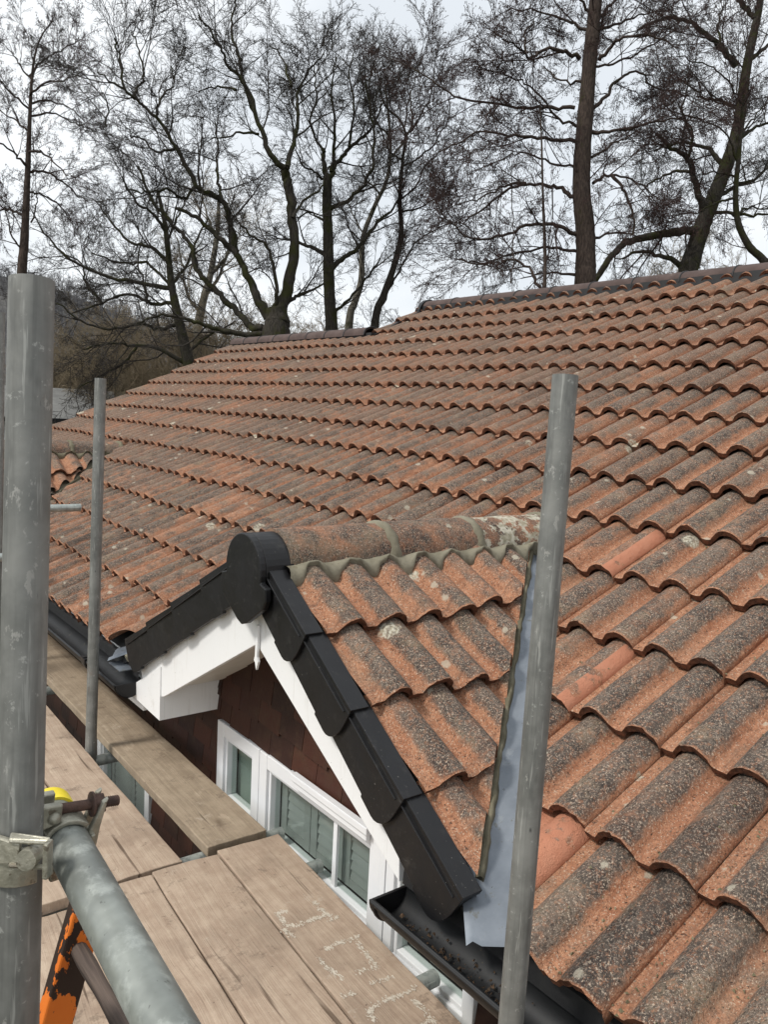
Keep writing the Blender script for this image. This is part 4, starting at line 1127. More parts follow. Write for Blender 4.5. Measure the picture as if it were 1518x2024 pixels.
# ------------------------------------------------------------------ trees
def spray(kind, seed):
    """a leafless branch end of unit length along +z with many twigs, as arrays"""
    rg = np.random.default_rng(seed); segs = []
    knob = {'oak': .13, 'alder': .06, 'far': .12}[kind]
    def grow(p, d, L, r, lev):
        n = 4 if lev == 0 else 3 if lev == 1 else 2
        pts = [p]
        for i in range(n):
            d = d+rg.normal(0, knob, 3)+np.array([0, 0, .05]); d /= np.linalg.norm(d)
            p = p+d*L/n; pts.append(p)
        rr = np.linspace(r, r*.55 if lev < 2 else r*.7, n+1); segs.append((np.array(pts), rr))
        if lev >= 2: return
        m = {0: 12, 1: 6}[lev]
        for i in range(m):
            f = .18+.82*(i+rg.random()*.7)/m; f = min(f, .999); j = int(f*n); q = pts[j]+(pts[j+1]-pts[j])*(f*n-j)
            ax = rg.normal(0, 1, 3); ax -= ax.dot(d)*d; ax /= np.linalg.norm(ax)
            an = rg.uniform(.6, 1.3) if kind == 'oak' else rg.uniform(.5, 1.05)
            nd = d*math.cos(an)+ax*math.sin(an)
            grow(q, nd, L*rg.uniform(.24, .46)*(1-.3*f), r*.64, lev+1)
    grow(np.zeros(3), np.array([0, 0, 1.]), 1.0, .0088, 0)
    V = []; F = []; o = 0
    for pts, rr in segs:
        n = len(pts)
        t = pts[-1]-pts[0]; t /= np.linalg.norm(t); a = np.cross(t, [0.3, .5, .8]); a /= np.linalg.norm(a); b = np.cross(t, a)
        ring = np.stack([a*math.cos(2*math.pi*k/3)+b*math.sin(2*math.pi*k/3) for k in range(3)])
        V.append((pts[:, None]+ring[None]*rr[:, None, None]).reshape(-1, 3))
        for i in range(n-1):
            for k in range(3):
                k2 = (k+1) % 3; F.append((o+i*3+k, o+i*3+k2, o+i*3+3+k2, o+i*3+3+k))
        o += 3*n
    ends = np.array([s_[0][-1] for s_ in segs if len(s_[0]) == 3])
    return np.concatenate(V), np.array(F), ends
SPR = {k: [spray(k, 50+i) for i in range(8)] for k in ('oak', 'alder', 'far')}

class Tree:
    def __init__(s, kind, rg): s.kind = kind; s.rg = rg; s.limb = MB(); s.V = []; s.F = []; s.n = 0; s.ends = []
    def put_spray(s, p, d, L, thick=1.0):
        V, F, E = SPR[s.kind][s.rg.integers(8)]
        d = np.array(d)/np.linalg.norm(d); a = s.rg.normal(0, 1, 3); a -= a.dot(d)*d; a /= np.linalg.norm(a); b = np.cross(d, a)
        M = np.stack([a, b, d])*L
        s.V.append(V@M+np.array(p)); s.F.append(F+s.n); s.n += len(V)
        s.ends.append(E@M+np.array(p))
    def curve(s, pts, wig=.0, n=None):
        pts = np.array(pts, float)
        if len(pts) < 3: pts = np.array([pts[0], (pts[0]+pts[-1])/2, pts[-1]])
        out = []
        P = np.vstack([2*pts[0]-pts[1], pts, 2*pts[-1]-pts[-2]])
        sub = n or 4
        for i in range(1, len(P)-2):
            for q in range(sub):
                t = q/sub; p0, p1, p2, p3 = P[i-1:i+3]
                out.append(.5*((2*p1)+(-p0+p2)*t+(2*p0-5*p1+4*p2-p3)*t*t+(-p0+3*p1-3*p2+p3)*t**3))
        out.append(pts[-1]); out = np.array(out)
        out[1:] += s.rg.normal(0, wig, out[1:].shape)
        return out
    def add_limb(s, pts, r0, r1, sides=8):
        n = len(pts); L = np.linalg.norm(np.diff(pts, axis=0), axis=1).cumsum(); L = np.concatenate([[0], L])/L[-1]
        rad = r0+(r1-r0)*L**.8
        s.limb.tube(pts, list(rad), sides)
        return pts, rad
    def branchlets(s, pts, rad, dens, lmin, lmax, f0=.15, up=.25, spread=(.5, 1.15), lev=1, spl=(.7, 1.3), flat=None):
        """secondary branches along a limb, each with sprays"""
        D = np.diff(pts, axis=0); L = np.linalg.norm(D, axis=1); T = L.sum(); cum = np.concatenate([[0], L.cumsum()])
        m = int(T*(1-f0)*dens)+1
        for i in range(m):
            f = f0+(1-f0)*(i+s.rg.random())/m; x = f*T; j = min(np.searchsorted(cum, x)-1, len(D)-1); j = max(j, 0)
            p = pts[j]+D[j]*((x-cum[j])/max(L[j], 1e-6)); d = D[j]/max(L[j], 1e-6)
            ax = s.rg.normal(0, 1, 3); ax -= ax.dot(d)*d; ax /= np.linalg.norm(ax)
            an = s.rg.uniform(*spread); nd = d*math.cos(an)+ax*math.sin(an)+np.array([0, 0, up]); nd /= np.linalg.norm(nd)
            Lb = s.rg.uniform(lmin, lmax)*(1-.35*f); r = min(rad[j]*.55, .010+.012*Lb)
            n = 5; q = [p]; dd = nd
            for _ in range(n):
                dd = dd+s.rg.normal(0, .17 if s.kind == 'oak' else .10, 3)+np.array([0, 0, up*.22]); dd /= np.linalg.norm(dd)
                q.append(q[-1]+dd*Lb/n)
            q = np.array(q); rr = np.linspace(r, max(.006, r*.35), n+1); s.limb.tube(q, list(rr), 4, False)
            k = max(2, int(Lb*4.4))
            for a in range(k):
                g = .25+.75*(a+s.rg.random())/k; jj = min(int(g*n), n-1); pp = q[jj]+(q[jj+1]-q[jj])*(g*n-jj); d2 = q[jj+1]-q[jj]; d2 /= np.linalg.norm(d2)
                ax = s.rg.normal(0, 1, 3); ax -= ax.dot(d2)*d2; ax /= np.linalg.norm(ax); an = s.rg.uniform(.3, 1.0)
                s.put_spray(pp, d2*math.cos(an)+ax*math.sin(an)+np.array([0, 0, up*.3]), s.rg.uniform(*spl))
            s.put_spray(q[-1], dd, s.rg.uniform(*spl))
    def build(s, name, label, base, mb_trunk, bark, twig, catkin=0.0, group=None, cat='tree'):
        root = thing(name, label, cat, tuple(base), group)
        inv = Matrix.Translation(-Vector(base))
        o = mb_trunk.build('trunk', bark); o.parent = root; o.matrix_parent_inverse = inv
        if s.limb.v:
            s.V.append(np.array(s.limb.v)); s.F.append(np.array(s.limb.f)+s.n); s.n += len(s.limb.v)
        if s.V:
            V = np.concatenate(s.V).astype(np.float32); F = np.concatenate(s.F).astype(np.int32)
            me = bpy.data.meshes.new('crown'); me.vertices.add(len(V)); me.vertices.foreach_set('co', V.ravel())
            me.loops.add(F.size); me.loops.foreach_set('vertex_index', F.ravel())
            me.polygons.add(len(F)); me.polygons.foreach_set('loop_start', np.arange(len(F), dtype=np.int32)*4)
            me.polygons.foreach_set('loop_total', np.full(len(F), 4, np.int32)) if bpy.app.version < (4, 0, 0) else None
            me.materials.append(twig); me.update(calc_edges=True); me.validate()
            o = bpy.data.objects.new('crown', me); COL.objects.link(o); o.parent = root; o.matrix_parent_inverse = inv
        if catkin:
            E = np.concatenate(s.ends); E = E[s.rg.random(len(E)) < catkin]; n = len(E)
            r = s.rg.uniform(.005, .011, (n, 1)); l = s.rg.uniform(.02, .045, (n, 1))
            dz = np.array([0, 0, 1.]); vs = np.stack([E, E-dz*l*.5+np.array([1, 0, 0])*r, E-dz*l*.5+np.array([-.5, .87, 0])*r, E-dz*l*.5+np.array([-.5, -.87, 0])*r, E-dz*l], 1).reshape(-1, 3)
            b = (np.arange(n)*5)[:, None]; fs = np.concatenate([b+np.array([q]) for q in ([0, 1, 2], [0, 2, 3], [0, 3, 1], [4, 2, 1], [4, 3, 2], [4, 1, 3])])
            me = bpy.data.meshes.new('catkins'); me.from_pydata(vs.tolist(), [], fs.tolist()); me.materials.append(M_CATKIN)
            o = bpy.data.objects.new('catkins', me); COL.objects.link(o); o.parent = root; o.matrix_parent_inverse = inv; o['kind'] = 'stuff'
        return root
GROUND = -2.9
def make_tree(name, label, kind, d, trunk, limbs, seed, bark, twig, catkin=0.0, dens=1.6, blen=(1.0, 2.4), up=.25, trunk_b=None, moss_limbs=True, group='bare trees behind the roof', spl=(.6, 1.15)):
    """trunk: (pixels, r0px, r1px); limbs: (pixels, r0px, r1px, depth change, density factor)"""
    rg = np.random.default_rng(seed); T = Tree(kind, rg); ppm = d/FPX
    mbt = MB()
    px, r0, r1 = trunk; ls = .60 if kind == 'alder' else .74
    pts = [at(u, v, d) for u, v in px]
    foot = np.array(pts[0]); dirn = (np.array(pts[0])-np.array(pts[1])); base = np.array([foot[0], foot[1], GROUND])
    dd = dirn/np.linalg.norm(dirn); base[:2] += dd[:2]*min(1.0, abs((foot[2]-GROUND)/max(.2, abs(dd[2]))*.5))
    pts = [base-np.array([0, 0, .1]), (base+foot)/2]+pts
    c = T.curve(pts, .0, 6); n = len(c); cum = np.concatenate([[0], np.linalg.norm(np.diff(c, axis=0), axis=1).cumsum()])
    k0 = np.linalg.norm(np.array(pts[2])-c, axis=1).argmin()
    rad = [r0*ppm*(1+.35*max(0, 1-cum[i]/max(.1, cum[k0]))) if i <= k0 else ppm*(r0+(r1*.8-r0)*((cum[i]-cum[k0])/(cum[-1]-cum[k0]))**.75) for i in range(n)]
    rad = [r_*(1+rg.normal(0, .03)) for r_ in rad]
    mbt.tube(c, rad, 12)
    if trunk_b: T.branchlets(c[k0:], np.array(rad[k0:]), *trunk_b, up=up, spl=spl)
    for lb in limbs:
        px, a, b, dz = lb[:4]; df = lb[4] if len(lb) > 4 else 1.0
        m_ = len(px); P = [at(u, v, d+dz*(i/(m_-1))) for i, (u, v) in enumerate(px)]
        cc = T.curve(P, .02, 5); n2 = len(cc); cu = np.concatenate([[0], np.linalg.norm(np.diff(cc, axis=0), axis=1).cumsum()])/1
        rr = ls*ppm*(a+(b-a)*(cu/cu[-1])**.7); rr = rr*(1+rg.normal(0, .04, n2))
        mbt.tube(cc, list(rr), 8)
        T.branchlets(cc, rr, dens*df, blen[0], blen[1], .12, up, spl=spl)
        T.put_spray(cc[-1], cc[-1]-cc[-2], rg.uniform(*spl))
    return T.build(name, label, base, mbt, bark, twig, catkin, group)

make_tree('alder_tree', 'tall slender bare tree with one straight trunk at the far left', 'alder', 21,
    ([(42, 560), (47, 480), (52, 380), (57, 260), (61, 170), (68, 110), (82, 70), (104, 40)], 10.5, 1.2),
    [([(58, 150), (85, 120), (120, 100), (158, 78)], 4, 1.5, 1.0), ([(58, 190), (85, 165), (120, 160), (165, 140)], 4, 1.5, -1.2), ([(57, 205), (100, 200), (140, 215), (165, 240)], 4, 1.4, .8),
     ([(57, 230), (100, 225), (150, 245), (175, 255)], 4, 1.5, 1.5), ([(56, 300), (80, 300), (105, 320), (135, 350)], 5, 1.5, -1.0), ([(54, 340), (90, 340), (130, 365), (170, 400)], 5, 1.8, .6),
     ([(60, 155), (40, 130), (20, 100)], 3.5, 1.5, .5), ([(57, 215), (30, 190), (0, 160), (-25, 140)], 4, 1.5, -.6), ([(56, 260), (25, 235), (-10, 215)], 4, 1.6, .8), ([(54, 330), (30, 305), (0, 285), (-30, 270)], 5, 1.8, -.9),
     ([(46, 425), (20, 415), (-10, 418), (-40, 440)], 5, 1.8, .7), ([(45, 500), (20, 460), (8, 410)], 4, 1.6, -.5), ([(64, 130), (60, 90), (50, 60)], 2.5, 1.0, .3), ([(60, 440), (72, 400), (70, 385)], 3, 1.4, .3), ([(52, 380), (95, 390), (130, 420)], 4, 1.4, 1.2)],
    3, M_BARK_A, M_TWIG_A, .75, 2.6, (.5, 1.1), .12, (1.1, .4, .8), spl=(.4, .8))

make_tree('oak_tree', 'large spreading bare tree forking low just behind the lower ridge', 'oak', 20,
    ([(545, 668), (548, 640), (545, 610)], 30, 27),
    [([(552, 618), (566, 580), (577, 530), (582, 467), (575, 400), (567, 355), (561, 331)], 17, 12, .3, .25),
     ([(561, 331), (540, 312), (511, 245), (487, 173), (449, 131), (439, 101), (415, 61), (391, 30)], 9, 2.2, -1.2), ([(503, 221), (481, 160), (471, 107), (457, 64), (462, 20), (470, -20)], 6, 2, .6),
     ([(567, 331), (575, 293), (588, 240), (588, 187), (607, 147), (640, 105)], 8, 2, 1.5), ([(575, 170), (560, 120), (535, 90)], 4, 1.6, .8), ([(511, 265), (480, 262), (445, 270), (415, 275)], 4, 1.6, -.6), ([(466, 178), (430, 170), (395, 180)], 4, 1.6, .5),
     ([(530, 628), (508, 591), (491, 550), (467, 502), (433, 471), (395, 436), (348, 412)], 14, 4, -.5, .5),
     ([(466, 500), (455, 440), (440, 400), (415, 385), (387, 365), (347, 293), (307, 232), (267, 197), (245, 173), (237, 115), (222, 75)], 10, 2, -1.5),
     ([(264, 197), (272, 171), (283, 149), (275, 107), (262, 62)], 4, 1.6, .3), ([(307, 232), (320, 190), (345, 165), (335, 130)], 4, 1.6, .6), ([(245, 175), (215, 160), (190, 140)], 4, 1.5, -.5),
     ([(520, 645), (498, 650), (474, 622), (440, 588), (409, 557), (385, 526), (381, 495), (364, 468), (334, 437), (300, 395), (275, 330)], 11, 3, 1.0),
     ([(530, 660), (464, 660), (409, 643), (378, 634), (320, 622), (270, 640)], 9, 2.5, -1.0), ([(555, 615), (577, 591), (604, 580), (640, 560)], 8, 2.5, .8), ([(540, 612), (549, 584), (540, 530), (525, 488), (500, 470), (470, 440)], 7, 2.5, -.8),
     ([(578, 430), (600, 400), (635, 370), (650, 330)], 5, 2, .8), ([(440, 400), (430, 350), (430, 300), (425, 240)], 5, 2, .9), ([(387, 365), (365, 390), (330, 375), (290, 380), (250, 375)], 5, 2, -.9),
     ([(347, 293), (310, 300), (280, 275), (255, 270)], 4, 1.8, -.6), ([(210, 250), (212, 210), (200, 180)], 3, 1.4, .2)],
    5, M_BARK_M, M_TWIG, 0, 2.1, (.8, 2.0), .22)

make_tree('oak_tree', 'straight bare tree with a cut off stub, standing right of the large forked tree', 'oak', 22,
    ([(655, 662), (652, 600), (650, 553), (648, 458), (646, 395), (648, 348)], 13, 11),
    [([(645, 350), (640, 320), (638, 294)], 7, 5.5, .1, .1), ([(652, 350), (663, 326), (685, 297), (714, 272), (736, 253), (760, 200)], 8, 2, .8), ([(655, 340), (660, 290), (662, 240), (655, 170), (665, 110)], 6, 1.8, -.6),
     ([(650, 416), (695, 392), (723, 354), (739, 310), (735, 230), (720, 150)], 7, 2, -.8), ([(645, 505), (620, 490), (600, 484), (560, 470)], 7, 3, .6), ([(652, 532), (680, 508), (711, 484), (742, 443), (777, 411), (800, 360)], 8, 2, 1.0),
     ([(645, 360), (620, 340), (600, 330), (585, 300)], 4, 1.8, -.8), ([(640, 300), (615, 250), (625, 190), (620, 130)], 4, 1.6, .4), ([(690, 290), (700, 220), (690, 150), (700, 100)], 4, 1.6, .5), ([(655, 620), (690, 590), (730, 545), (750, 510)], 5, 2, -.7),
     ([(646, 440), (610, 420), (585, 440)], 4, 1.6, .5)],
    8, M_BARK_M, M_TWIG, 0, 2.2, (.8, 1.9), .3)
make_tree('slim_tree', 'slim pale grey leaning tree, left one of the two thin stems by the ridge step', 'oak', 25,
    ([(690, 640), (700, 600), (714, 553), (717, 474), (739, 411), (764, 357), (772, 300), (768, 230), (760, 160)], 8, 2),
    [([(722, 470), (700, 430), (690, 400)], 3, 1.5, .5), ([(750, 385), (720, 350), (710, 320)], 3, 1.4, -.5), ([(772, 310), (800, 280), (815, 240), (810, 180)], 4, 1.5, .8), ([(770, 270), (740, 240), (730, 190), (735, 130)], 3.5, 1.4, -.5)],
    9, M_BARK_P, M_TWIG, 0, 2.0, (.8, 1.8), .35, (1.4, .8, 1.8))
make_tree('slim_tree', 'slim dark leaning tree with twin stems, right of the pale stem by the ridge step', 'alder', 23,
    ([(741, 640), (758, 585), (780, 522), (793, 458), (790, 395), (796, 316), (802, 269), (790, 237), (764, 212), (750, 180)], 8.5, 2),
    [([(757, 600), (775, 560), (792, 530), (821, 480), (872, 449), (920, 430)], 5, 1.6, .5), ([(790, 395), (820, 370), (840, 330), (870, 300)], 4, 1.5, -.6), ([(796, 316), (770, 300), (755, 260), (740, 230)], 4, 1.5, .6), ([(800, 275), (830, 230), (850, 190), (860, 130)], 4, 1.5, .5),
     ([(790, 420), (830, 410), (880, 380)], 4, 1.5, .9), ([(795, 330), (840, 300), (880, 250), (890, 200)], 4, 1.5, -.5), ([(800, 250), (810, 190), (830, 130), (845, 90)], 3, 1.3, .3)],
    10, M_BARK, M_TWIG_A, .12, 2.4, (.7, 1.7), .3, (1.4, .8, 1.6))
make_tree('alder_tree', 'massive straight trunk with drooping limbs and dark catkins, right of centre', 'alder', 18,
    ([(1155, 585), (1158, 520), (1157, 450), (1150, 380), (1152, 300), (1160, 200), (1168, 100), (1178, 0), (1186, -110)], 22, 14),
    [([(1146, 116), (1113, 101), (1078, 98), (1048, 113), (1030, 98), (1000, 80), (975, 60)], 8, 2, -.8), ([(1040, 105), (1036, 70), (1055, 40)], 5, 2, .2), ([(1137, 213), (1080, 212), (1033, 211), (959, 202), (900, 190), (840, 150), (770, 112)], 7, 1.6, .8),
     ([(1137, 279), (1078, 273), (1004, 267), (950, 261), (910, 280), (870, 300)], 7, 1.8, -1.0), ([(1134, 388), (1102, 371), (1066, 365), (1019, 368), (970, 400), (900, 454)], 8, 2, .6), ([(1040, 362), (990, 370), (940, 395), (900, 405)], 5, 1.6, -.6),
     ([(1140, 463), (1108, 448), (1063, 442), (1004, 460), (953, 474), (900, 450), (860, 400)], 8, 2, -.8), ([(1137, 543), (1080, 540), (1030, 550)], 5, 1.8, .5),
     ([(1185, 119), (1211, 89), (1232, 74), (1290, 70), (1340, 95)], 7, 2, -.8), ([(1172, 215), (1196, 193), (1220, 160), (1256, 142), (1300, 175), (1360, 190)], 7, 2, .5), ([(1170, 261), (1226, 258), (1300, 240), (1370, 230)], 7, 2, -1.0), ([(1170, 311), (1220, 280), (1260, 262)], 5, 1.8, .6),
     ([(1173, 362), (1211, 344), (1260, 360), (1310, 400)], 6, 1.8, .8), ([(1211, 348), (1235, 385), (1253, 430), (1254, 465)], 6, 3, -.3), ([(1175, 40), (1210, 10), (1240, -20)], 7, 3, .4), ([(1165, 60), (1120, 40), (1060, 20), (1000, 20)], 6, 2, .5), ([(1158, 160), (1110, 160), (1075, 130)], 5, 2, .6), ([(1140, 250), (1100, 230), (1050, 170), (1000, 150), (940, 130)], 5, 1.6, -.8),
     ([(1150, 330), (1090, 320), (1030, 300), (980, 320), (930, 340)], 5, 1.6, .6), ([(1175, 470), (1220, 460), (1270, 470)], 5, 1.8, .7), ([(1150, 500), (1090, 490), (1020, 500), (960, 520), (900, 510)], 6, 1.8, .4),
     ([(1172, 30), (1140, -10), (1100, -40)], 6, 2, -.4), ([(1180, 60), (1240, 40), (1300, 20)], 6, 2, .6), ([(1165, 130), (1215, 125), (1270, 100), (1330, 60)], 5, 2, -.5)],
    12, M_BARK_A, M_TWIG_A, .85, 2.6, (.7, 1.7), .05, (1.6, .6, 1.3), spl=(.5, .95))
make_tree('oak_tree', 'mossy leaning bare tree with a heavy low limb at the right, behind the ridge', 'oak', 22,
    ([(1358, 560), (1366, 520), (1378, 480), (1395, 430), (1413, 387), (1440, 318), (1460, 249), (1476, 138), (1490, 69), (1501, 17), (1512, -60)], 20, 7),
    [([(1398, 430), (1385, 396), (1371, 346), (1357, 310), (1327, 290), (1300, 265)], 12, 4, -.8), ([(1390, 452), (1344, 459), (1288, 467), (1238, 481), (1205, 512), (1175, 560)], 13, 7, -1.2, .5), ([(1355, 528), (1305, 506), (1266, 498), (1230, 510)], 9, 3, .6),
     ([(1455, 130), (1427, 97), (1393, 66), (1360, 41), (1316, 36), (1260, 60)], 9, 3, -.8), ([(1430, 325), (1407, 299), (1385, 288), (1340, 282), (1290, 300)], 8, 2.5, .8), ([(1493, 36), (1476, 17), (1457, -5), (1440, -40)], 8, 4, .4),
     ([(1450, 290), (1480, 260), (1520, 240)], 7, 3, .8), ([(1465, 220), (1430, 200), (1390, 190), (1350, 160)], 6, 2, .5), ([(1480, 120), (1520, 90), (1560, 70)], 7, 3, .5), ([(1410, 395), (1450, 370), (1500, 350), (1540, 300)], 7, 3, .9), ([(1400, 420), (1440, 420), (1490, 425), (1530, 420)], 6, 2.5, -.6),
     ([(1370, 340), (1330, 340), (1290, 360), (1260, 390)], 5, 2, .8), ([(1360, 315), (1370, 270), (1350, 220), (1360, 170)], 5, 2, -.4), ([(1440, 110), (1420, 60), (1430, 10)], 5, 2, .6)],
    14, M_BARK_M, M_TWIG, 0, 2.2, (.9, 2.1), .18, (.9, .8, 1.6))
make_tree('alder_tree', 'dark catkin laden tree crossing the right edge, in front of the mossy tree', 'alder', 19,
    ([(1530, 560), (1510, 515), (1482, 487), (1460, 440), (1455, 380), (1462, 300), (1470, 200)], 9, 4),
    [([(1460, 420), (1480, 410), (1530, 415)], 5, 2, .5), ([(1456, 390), (1420, 400), (1380, 420), (1330, 425)], 5, 1.6, -.5), ([(1460, 320), (1430, 260), (1390, 240), (1330, 220)], 4, 1.5, -.6), ([(1465, 270), (1490, 230), (1520, 200)], 4, 1.6, .4), ([(1470, 210), (1440, 160), (1400, 130), (1340, 110)], 4, 1.5, -.5),
     ([(1458, 350), (1410, 340), (1350, 355)], 4, 1.5, .3), ([(1470, 200), (1480, 130), (1470, 60)], 4, 1.5, .3)],
    15, M_BARK_M, M_TWIG_A, .95, 2.8, (.6, 1.4), .05, (1.4, .5, 1.2), spl=(.45, .85))
make_tree('slim_tree', 'thin dark sapling with one upright stem left of the massive trunk', 'alder', 17,
    ([(1075, 590), (1078, 520), (1076, 450), (1074, 400), (1071, 282), (1068, 200)], 4.5, 1.5),
    [([(1076, 580), (1054, 543), (1027, 516), (989, 517), (959, 525), (905, 512)], 6, 2, .4), ([(1010, 560), (1016, 460), (1012, 400), (1010, 330)], 2.5, 1.2, .3, .6)],
    16, M_BARK_A, M_TWIG_A, .5, 2.2, (.5, 1.1), .1, (1.2, .4, .9), spl=(.4, .8))
make_tree('oak_tree', 'dark many limbed bare tree with low sweeping branches, left behind the roof', 'oak', 25,
    ([(374, 745), (368, 700), (350, 620), (338, 560), (332, 500), (325, 440), (312, 380)], 13, 4),
    [([(362, 715), (320, 691), (272, 684), (220, 680), (160, 690)], 7, 2, -1.0), ([(340, 570), (299, 564), (217, 547), (149, 519), (95, 471), (70, 430)], 7, 1.8, -.6), ([(333, 520), (300, 490), (260, 480), (220, 440), (190, 400)], 6, 1.8, .6),
     ([(328, 460), (300, 420), (270, 400), (240, 350)], 5, 1.8, -.8), ([(345, 600), (300, 600), (250, 580), (200, 600), (140, 620)], 6, 1.8, .7), ([(352, 640), (310, 650), (280, 640), (230, 650), (170, 640), (110, 600)], 6, 1.8, -.8), ([(340, 560), (370, 520), (390, 470), (410, 430)], 5, 2, .5),
     ([(350, 610), (330, 560), (290, 520), (240, 520), (180, 500)], 6, 1.8, 1.0), ([(330, 480), (350, 430), (370, 390)], 4, 1.6, .4), ([(365, 700), (420, 660), (460, 640)], 5, 2, -.4), ([(290, 600), (285, 560), (270, 520), (280, 470)], 4, 1.6, .4), ([(200, 600), (170, 560), (160, 520), (120, 500)], 4, 1.5, .5), ([(270, 684), (240, 720), (200, 740), (150, 770)], 4, 1.5, -.5)],
    18, M_BARK_M, M_TWIG, 0, 2.2, (.8, 1.9), .15)
make_tree('slim_tree', 'pale barked tree with two upright stems, left of the forked trunk and farther back', 'oak', 31,
    ([(388, 690), (392, 640), (402, 591), (415, 545), (423, 500), (429, 460), (432, 400)], 11, 4),
    [([(405, 585), (430, 550), (450, 500), (470, 470)], 6, 2, .6), ([(418, 540), (445, 510), (455, 470), (450, 420)], 6, 2, -.6), ([(395, 620), (370, 580), (360, 530), (350, 470)], 5, 2, .5), ([(428, 470), (410, 430), (400, 390)], 4, 1.8, .4)],
    19, M_BARK_P, M_TWIG_B, 0, 1.7, (1.0, 2.4), .4)
# thicket below the trees, one shrub after another
def shrub(u, v, d, h, seed, label, twig=M_TWIG_B, n=15):
    rg = np.random.default_rng(seed); T = Tree('oak', rg); p = np.array(at(u, v, d)); top = p[2]; base = np.array([p[0], p[1], GROUND]); H = top-GROUND
    mb = MB(); mb.tube([base, base+np.array([0, 0, H*.25])], [.06, .04], 6)
    for i in range(n):
        a = rg.random()*6.28; rr = rg.uniform(.1, .42)*H*h; q = base+np.array([math.cos(a)*rr, math.sin(a)*rr, H*rg.uniform(.7, 1.0)])
        c = T.curve([base, base*.5+q*.5+rg.normal(0, .15, 3), q], .05, 5)
        rad = np.linspace(.03, .012, len(c)); T.limb.tube(c, list(rad), 5, False)
        T.branchlets(c, rad, 1.5, .7, 1.5, .25, .3, spl=(.6, 1.2))
    return T.build('bare_shrub', label, base, mb, M_BARK, twig, 0, 'bare shrubs below the trees', 'shrub')
SH = [(125, 690, 30, .8, 'olive brown bare shrub beside the nearest pole, above the bungalow roof'), (190, 640, 34, .7, 'tall reddish brown bare shrub above the second pole'), (250, 690, 29, .8, 'bare shrub behind the sloping roof edge, right of the second pole'),
      (300, 640, 33, .8, 'brown bare shrub under the low sweeping limbs'), (430, 640, 30, .8, 'bare brown shrub just left of the lower ridge'), (485, 640, 27, .6, 'small bare shrub at the end of the lower ridge'),
      (835, 610, 24, .5, 'fine twiggy bush above the step in the ridge'), (930, 590, 28, .5, 'pale thin bush peeping over the ridge left of the massive trunk'), (1290, 505, 30, .6, 'hazy bush between the massive trunk and the mossy tree'), (1450, 500, 31, .6, 'hazy bush behind the ridge at the right edge'),
      (600, 650, 30, .5, 'low bush behind the ridge right of the forked trunk'), (90, 740, 36, .8, 'dark bare bush low behind the nearest pole')]
for i, (u, v, d, h, lab) in enumerate(SH): shrub(u, v, d, h, 300+i, lab, M_TWIG_B if i not in (6, 7) else M_TWIG, 20 if i not in (6, 7, 8, 9) else 10)

# ------------------------------------------------------------------ neighbouring buildings, ground, hill
bung = thing('bungalow', 'white walled bungalow with a grey roof beyond the far roof edge', 'house', (6.5, 26, GROUND))
BI = Matrix.Translation(-Vector((6.5, 26, GROUND)))
def bpart(mb, name, mat, parent=None):
    o = mb.build(name, mat); o.parent = parent or bung; o.matrix_parent_inverse = BI if parent is None else Matrix.Identity(4); return o
mb = MB(); mb.box((2.2, 25.4, GROUND), (13.5, 32, .34)); bpart(mb, 'wall', simple('white_render', (.66, .67, .68), (.74, .74, .74), 2, .8, .1))
mb = MB(); zr, ze = 1.38, .42
mb.prism([Vector((1.7, 24.9, ze)), Vector((1.7, 28.7, zr)), Vector((1.7, 32.5, ze)), Vector((1.7, 32.5, ze-.1)), Vector((1.7, 28.7, zr-.12)), Vector((1.7, 24.9, ze-.1))], (12.4, 0, 0)); rf = bpart(mb, 'roof', M_SLATE)
mb = MB(); mb.box((1.6, 24.82, ze-.12), (14.2, 24.895, ze+.02)); bpart(mb, 'gutter', M_BLACK)
for x in (3.2, 5.6, 8.2, 10.6):
    mb = MB(); mb.box((x, 25.33, -1.3), (x+1.2, 25.39, -.15)); wv = bpart(mb, 'window', M_FRAME)
    mb = MB(); mb.box((x+.08, 25.31, -1.22), (x+.56, 25.328, -.23)); mb.box((x+.64, 25.31, -1.22), (x+1.12, 25.328, -.23)); o = mb.build('pane', M_WALLIN); o.parent = wv
cott = thing('white_cottage', 'pale cottage partly hidden by branches behind the bungalow', 'house', (12, 42, GROUND))
CI = Matrix.Translation(-Vector((12, 42, GROUND)))
mb = MB(); mb.box((8, 40, GROUND), (17, 46, .35)); o = mb.build('wall', simple('pale_render', (.55, .55, .54), (.63, .63, .62), 2, .8, .1)); o.parent = cott; o.matrix_parent_inverse = CI
mb = MB(); mb.prism([Vector((7.6, 39.6, .36)), Vector((7.6, 43, 1.15)), Vector((7.6, 46.4, .36))], (9.8, 0, 0)); o = mb.build('roof', simple('pale_roof', (.25, .25, .25), (.33, .33, .32), 3, .9, .1)); o.parent = cott; o.matrix_parent_inverse = CI
for x in (9, 11.5, 14):
    mb = MB(); mb.box((x, 39.94, -1.5), (x+1, 39.99, -.2)); o = mb.build('window', M_WALLIN); o.parent = cott; o.matrix_parent_inverse = CI

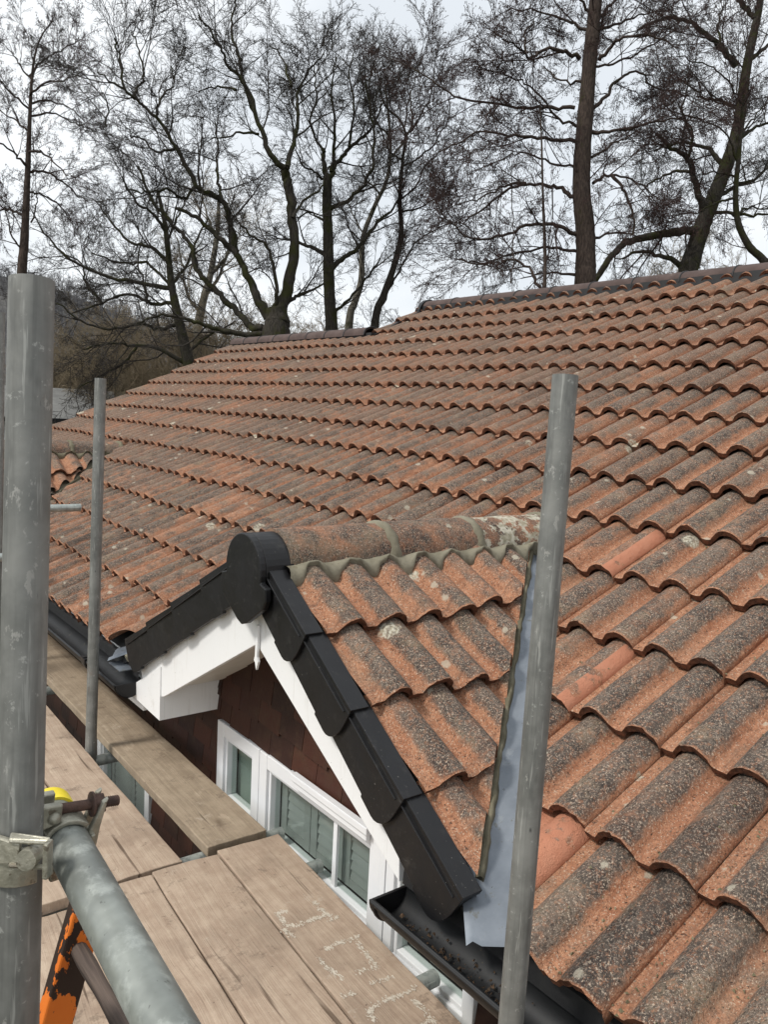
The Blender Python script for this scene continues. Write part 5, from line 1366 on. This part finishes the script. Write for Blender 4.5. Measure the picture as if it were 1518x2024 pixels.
mb = MB(); n = 60; vs = [(-900+1800*i/n, -900+1800*j/n, GROUND) for j in range(n+1) for i in range(n+1)]
mb.add(vs, [(j*(n+1)+i, j*(n+1)+i+1, (j+1)*(n+1)+i+1, (j+1)*(n+1)+i) for j in range(n) for i in range(n)])
tag(mb.build('ground', M_GRASS), kind='structure')
mb = MB(); mb.box((-3.5, -8, GROUND+.004), (.27, 10, GROUND+.008)); tag(mb.build('path', M_PAVE), kind='structure')
# wooded hill at the left: rises beyond the gardens
HP = [(-400, 470), (-200, 500), (-60, 528), (40, 552), (120, 572), (190, 600), (260, 625), (340, 655), (430, 690), (560, 735), (700, 775), (900, 805)]
mb = MB(); prof = []; D0, D1 = 110, 330
cols = []
for u, v in HP:
    top = at(u, v, D1); q = np.array(at(u, v, D0)); cols.append((q, top))
rows = 10; vs = []
for r_ in range(rows+4):
    for q, top in cols:
        if r_ <= rows:
            f = r_/rows; p = q+(top-q)*f; z = GROUND-.5+(top[2]-GROUND)*(f**1.25)
        else:
            f = 1+(r_-rows)*.25; p = q+(top-q)*f; z = GROUND-.5+(top[2]-GROUND)*(1-.25*(r_-rows))
        vs.append((p[0], p[1], z))
nc = len(cols); mb.add(vs, [(j*nc+i, j*nc+i+1, (j+1)*nc+i+1, (j+1)*nc+i) for j in range(rows+3) for i in range(nc-1)], True)
tag(mb.build('hill', M_HILL), kind='structure')
rg = np.random.default_rng(77); T = Tree('far', rg)
for i in range(1500):
    f = rg.random()**.6; c = rg.random()*(nc-1.001); k = int(c); g = c-k
    q = cols[k][0]*(1-g)+cols[k+1][0]*g; top = cols[k][1]*(1-g)+cols[k+1][1]*g
    p = q+(top-q)*f; z = GROUND-.5+(top[2]-GROUND)*(f**1.25)
    T.put_spray((p[0], p[1], z-1.0), np.array([rg.normal(0, .1), rg.normal(0, .1), 1]), rg.uniform(5, 9.5))
V = np.concatenate(T.V).astype(np.float32); F = np.concatenate(T.F)
me = bpy.data.meshes.new('distant_wood'); me.from_pydata(V.tolist(), [], F.tolist()); me.materials.append(M_FAR)
o = bpy.data.objects.new('distant_wood', me); COL.objects.link(o); tag(o, 'grey leafless wood covering the distant hill', 'wood', kind='stuff')
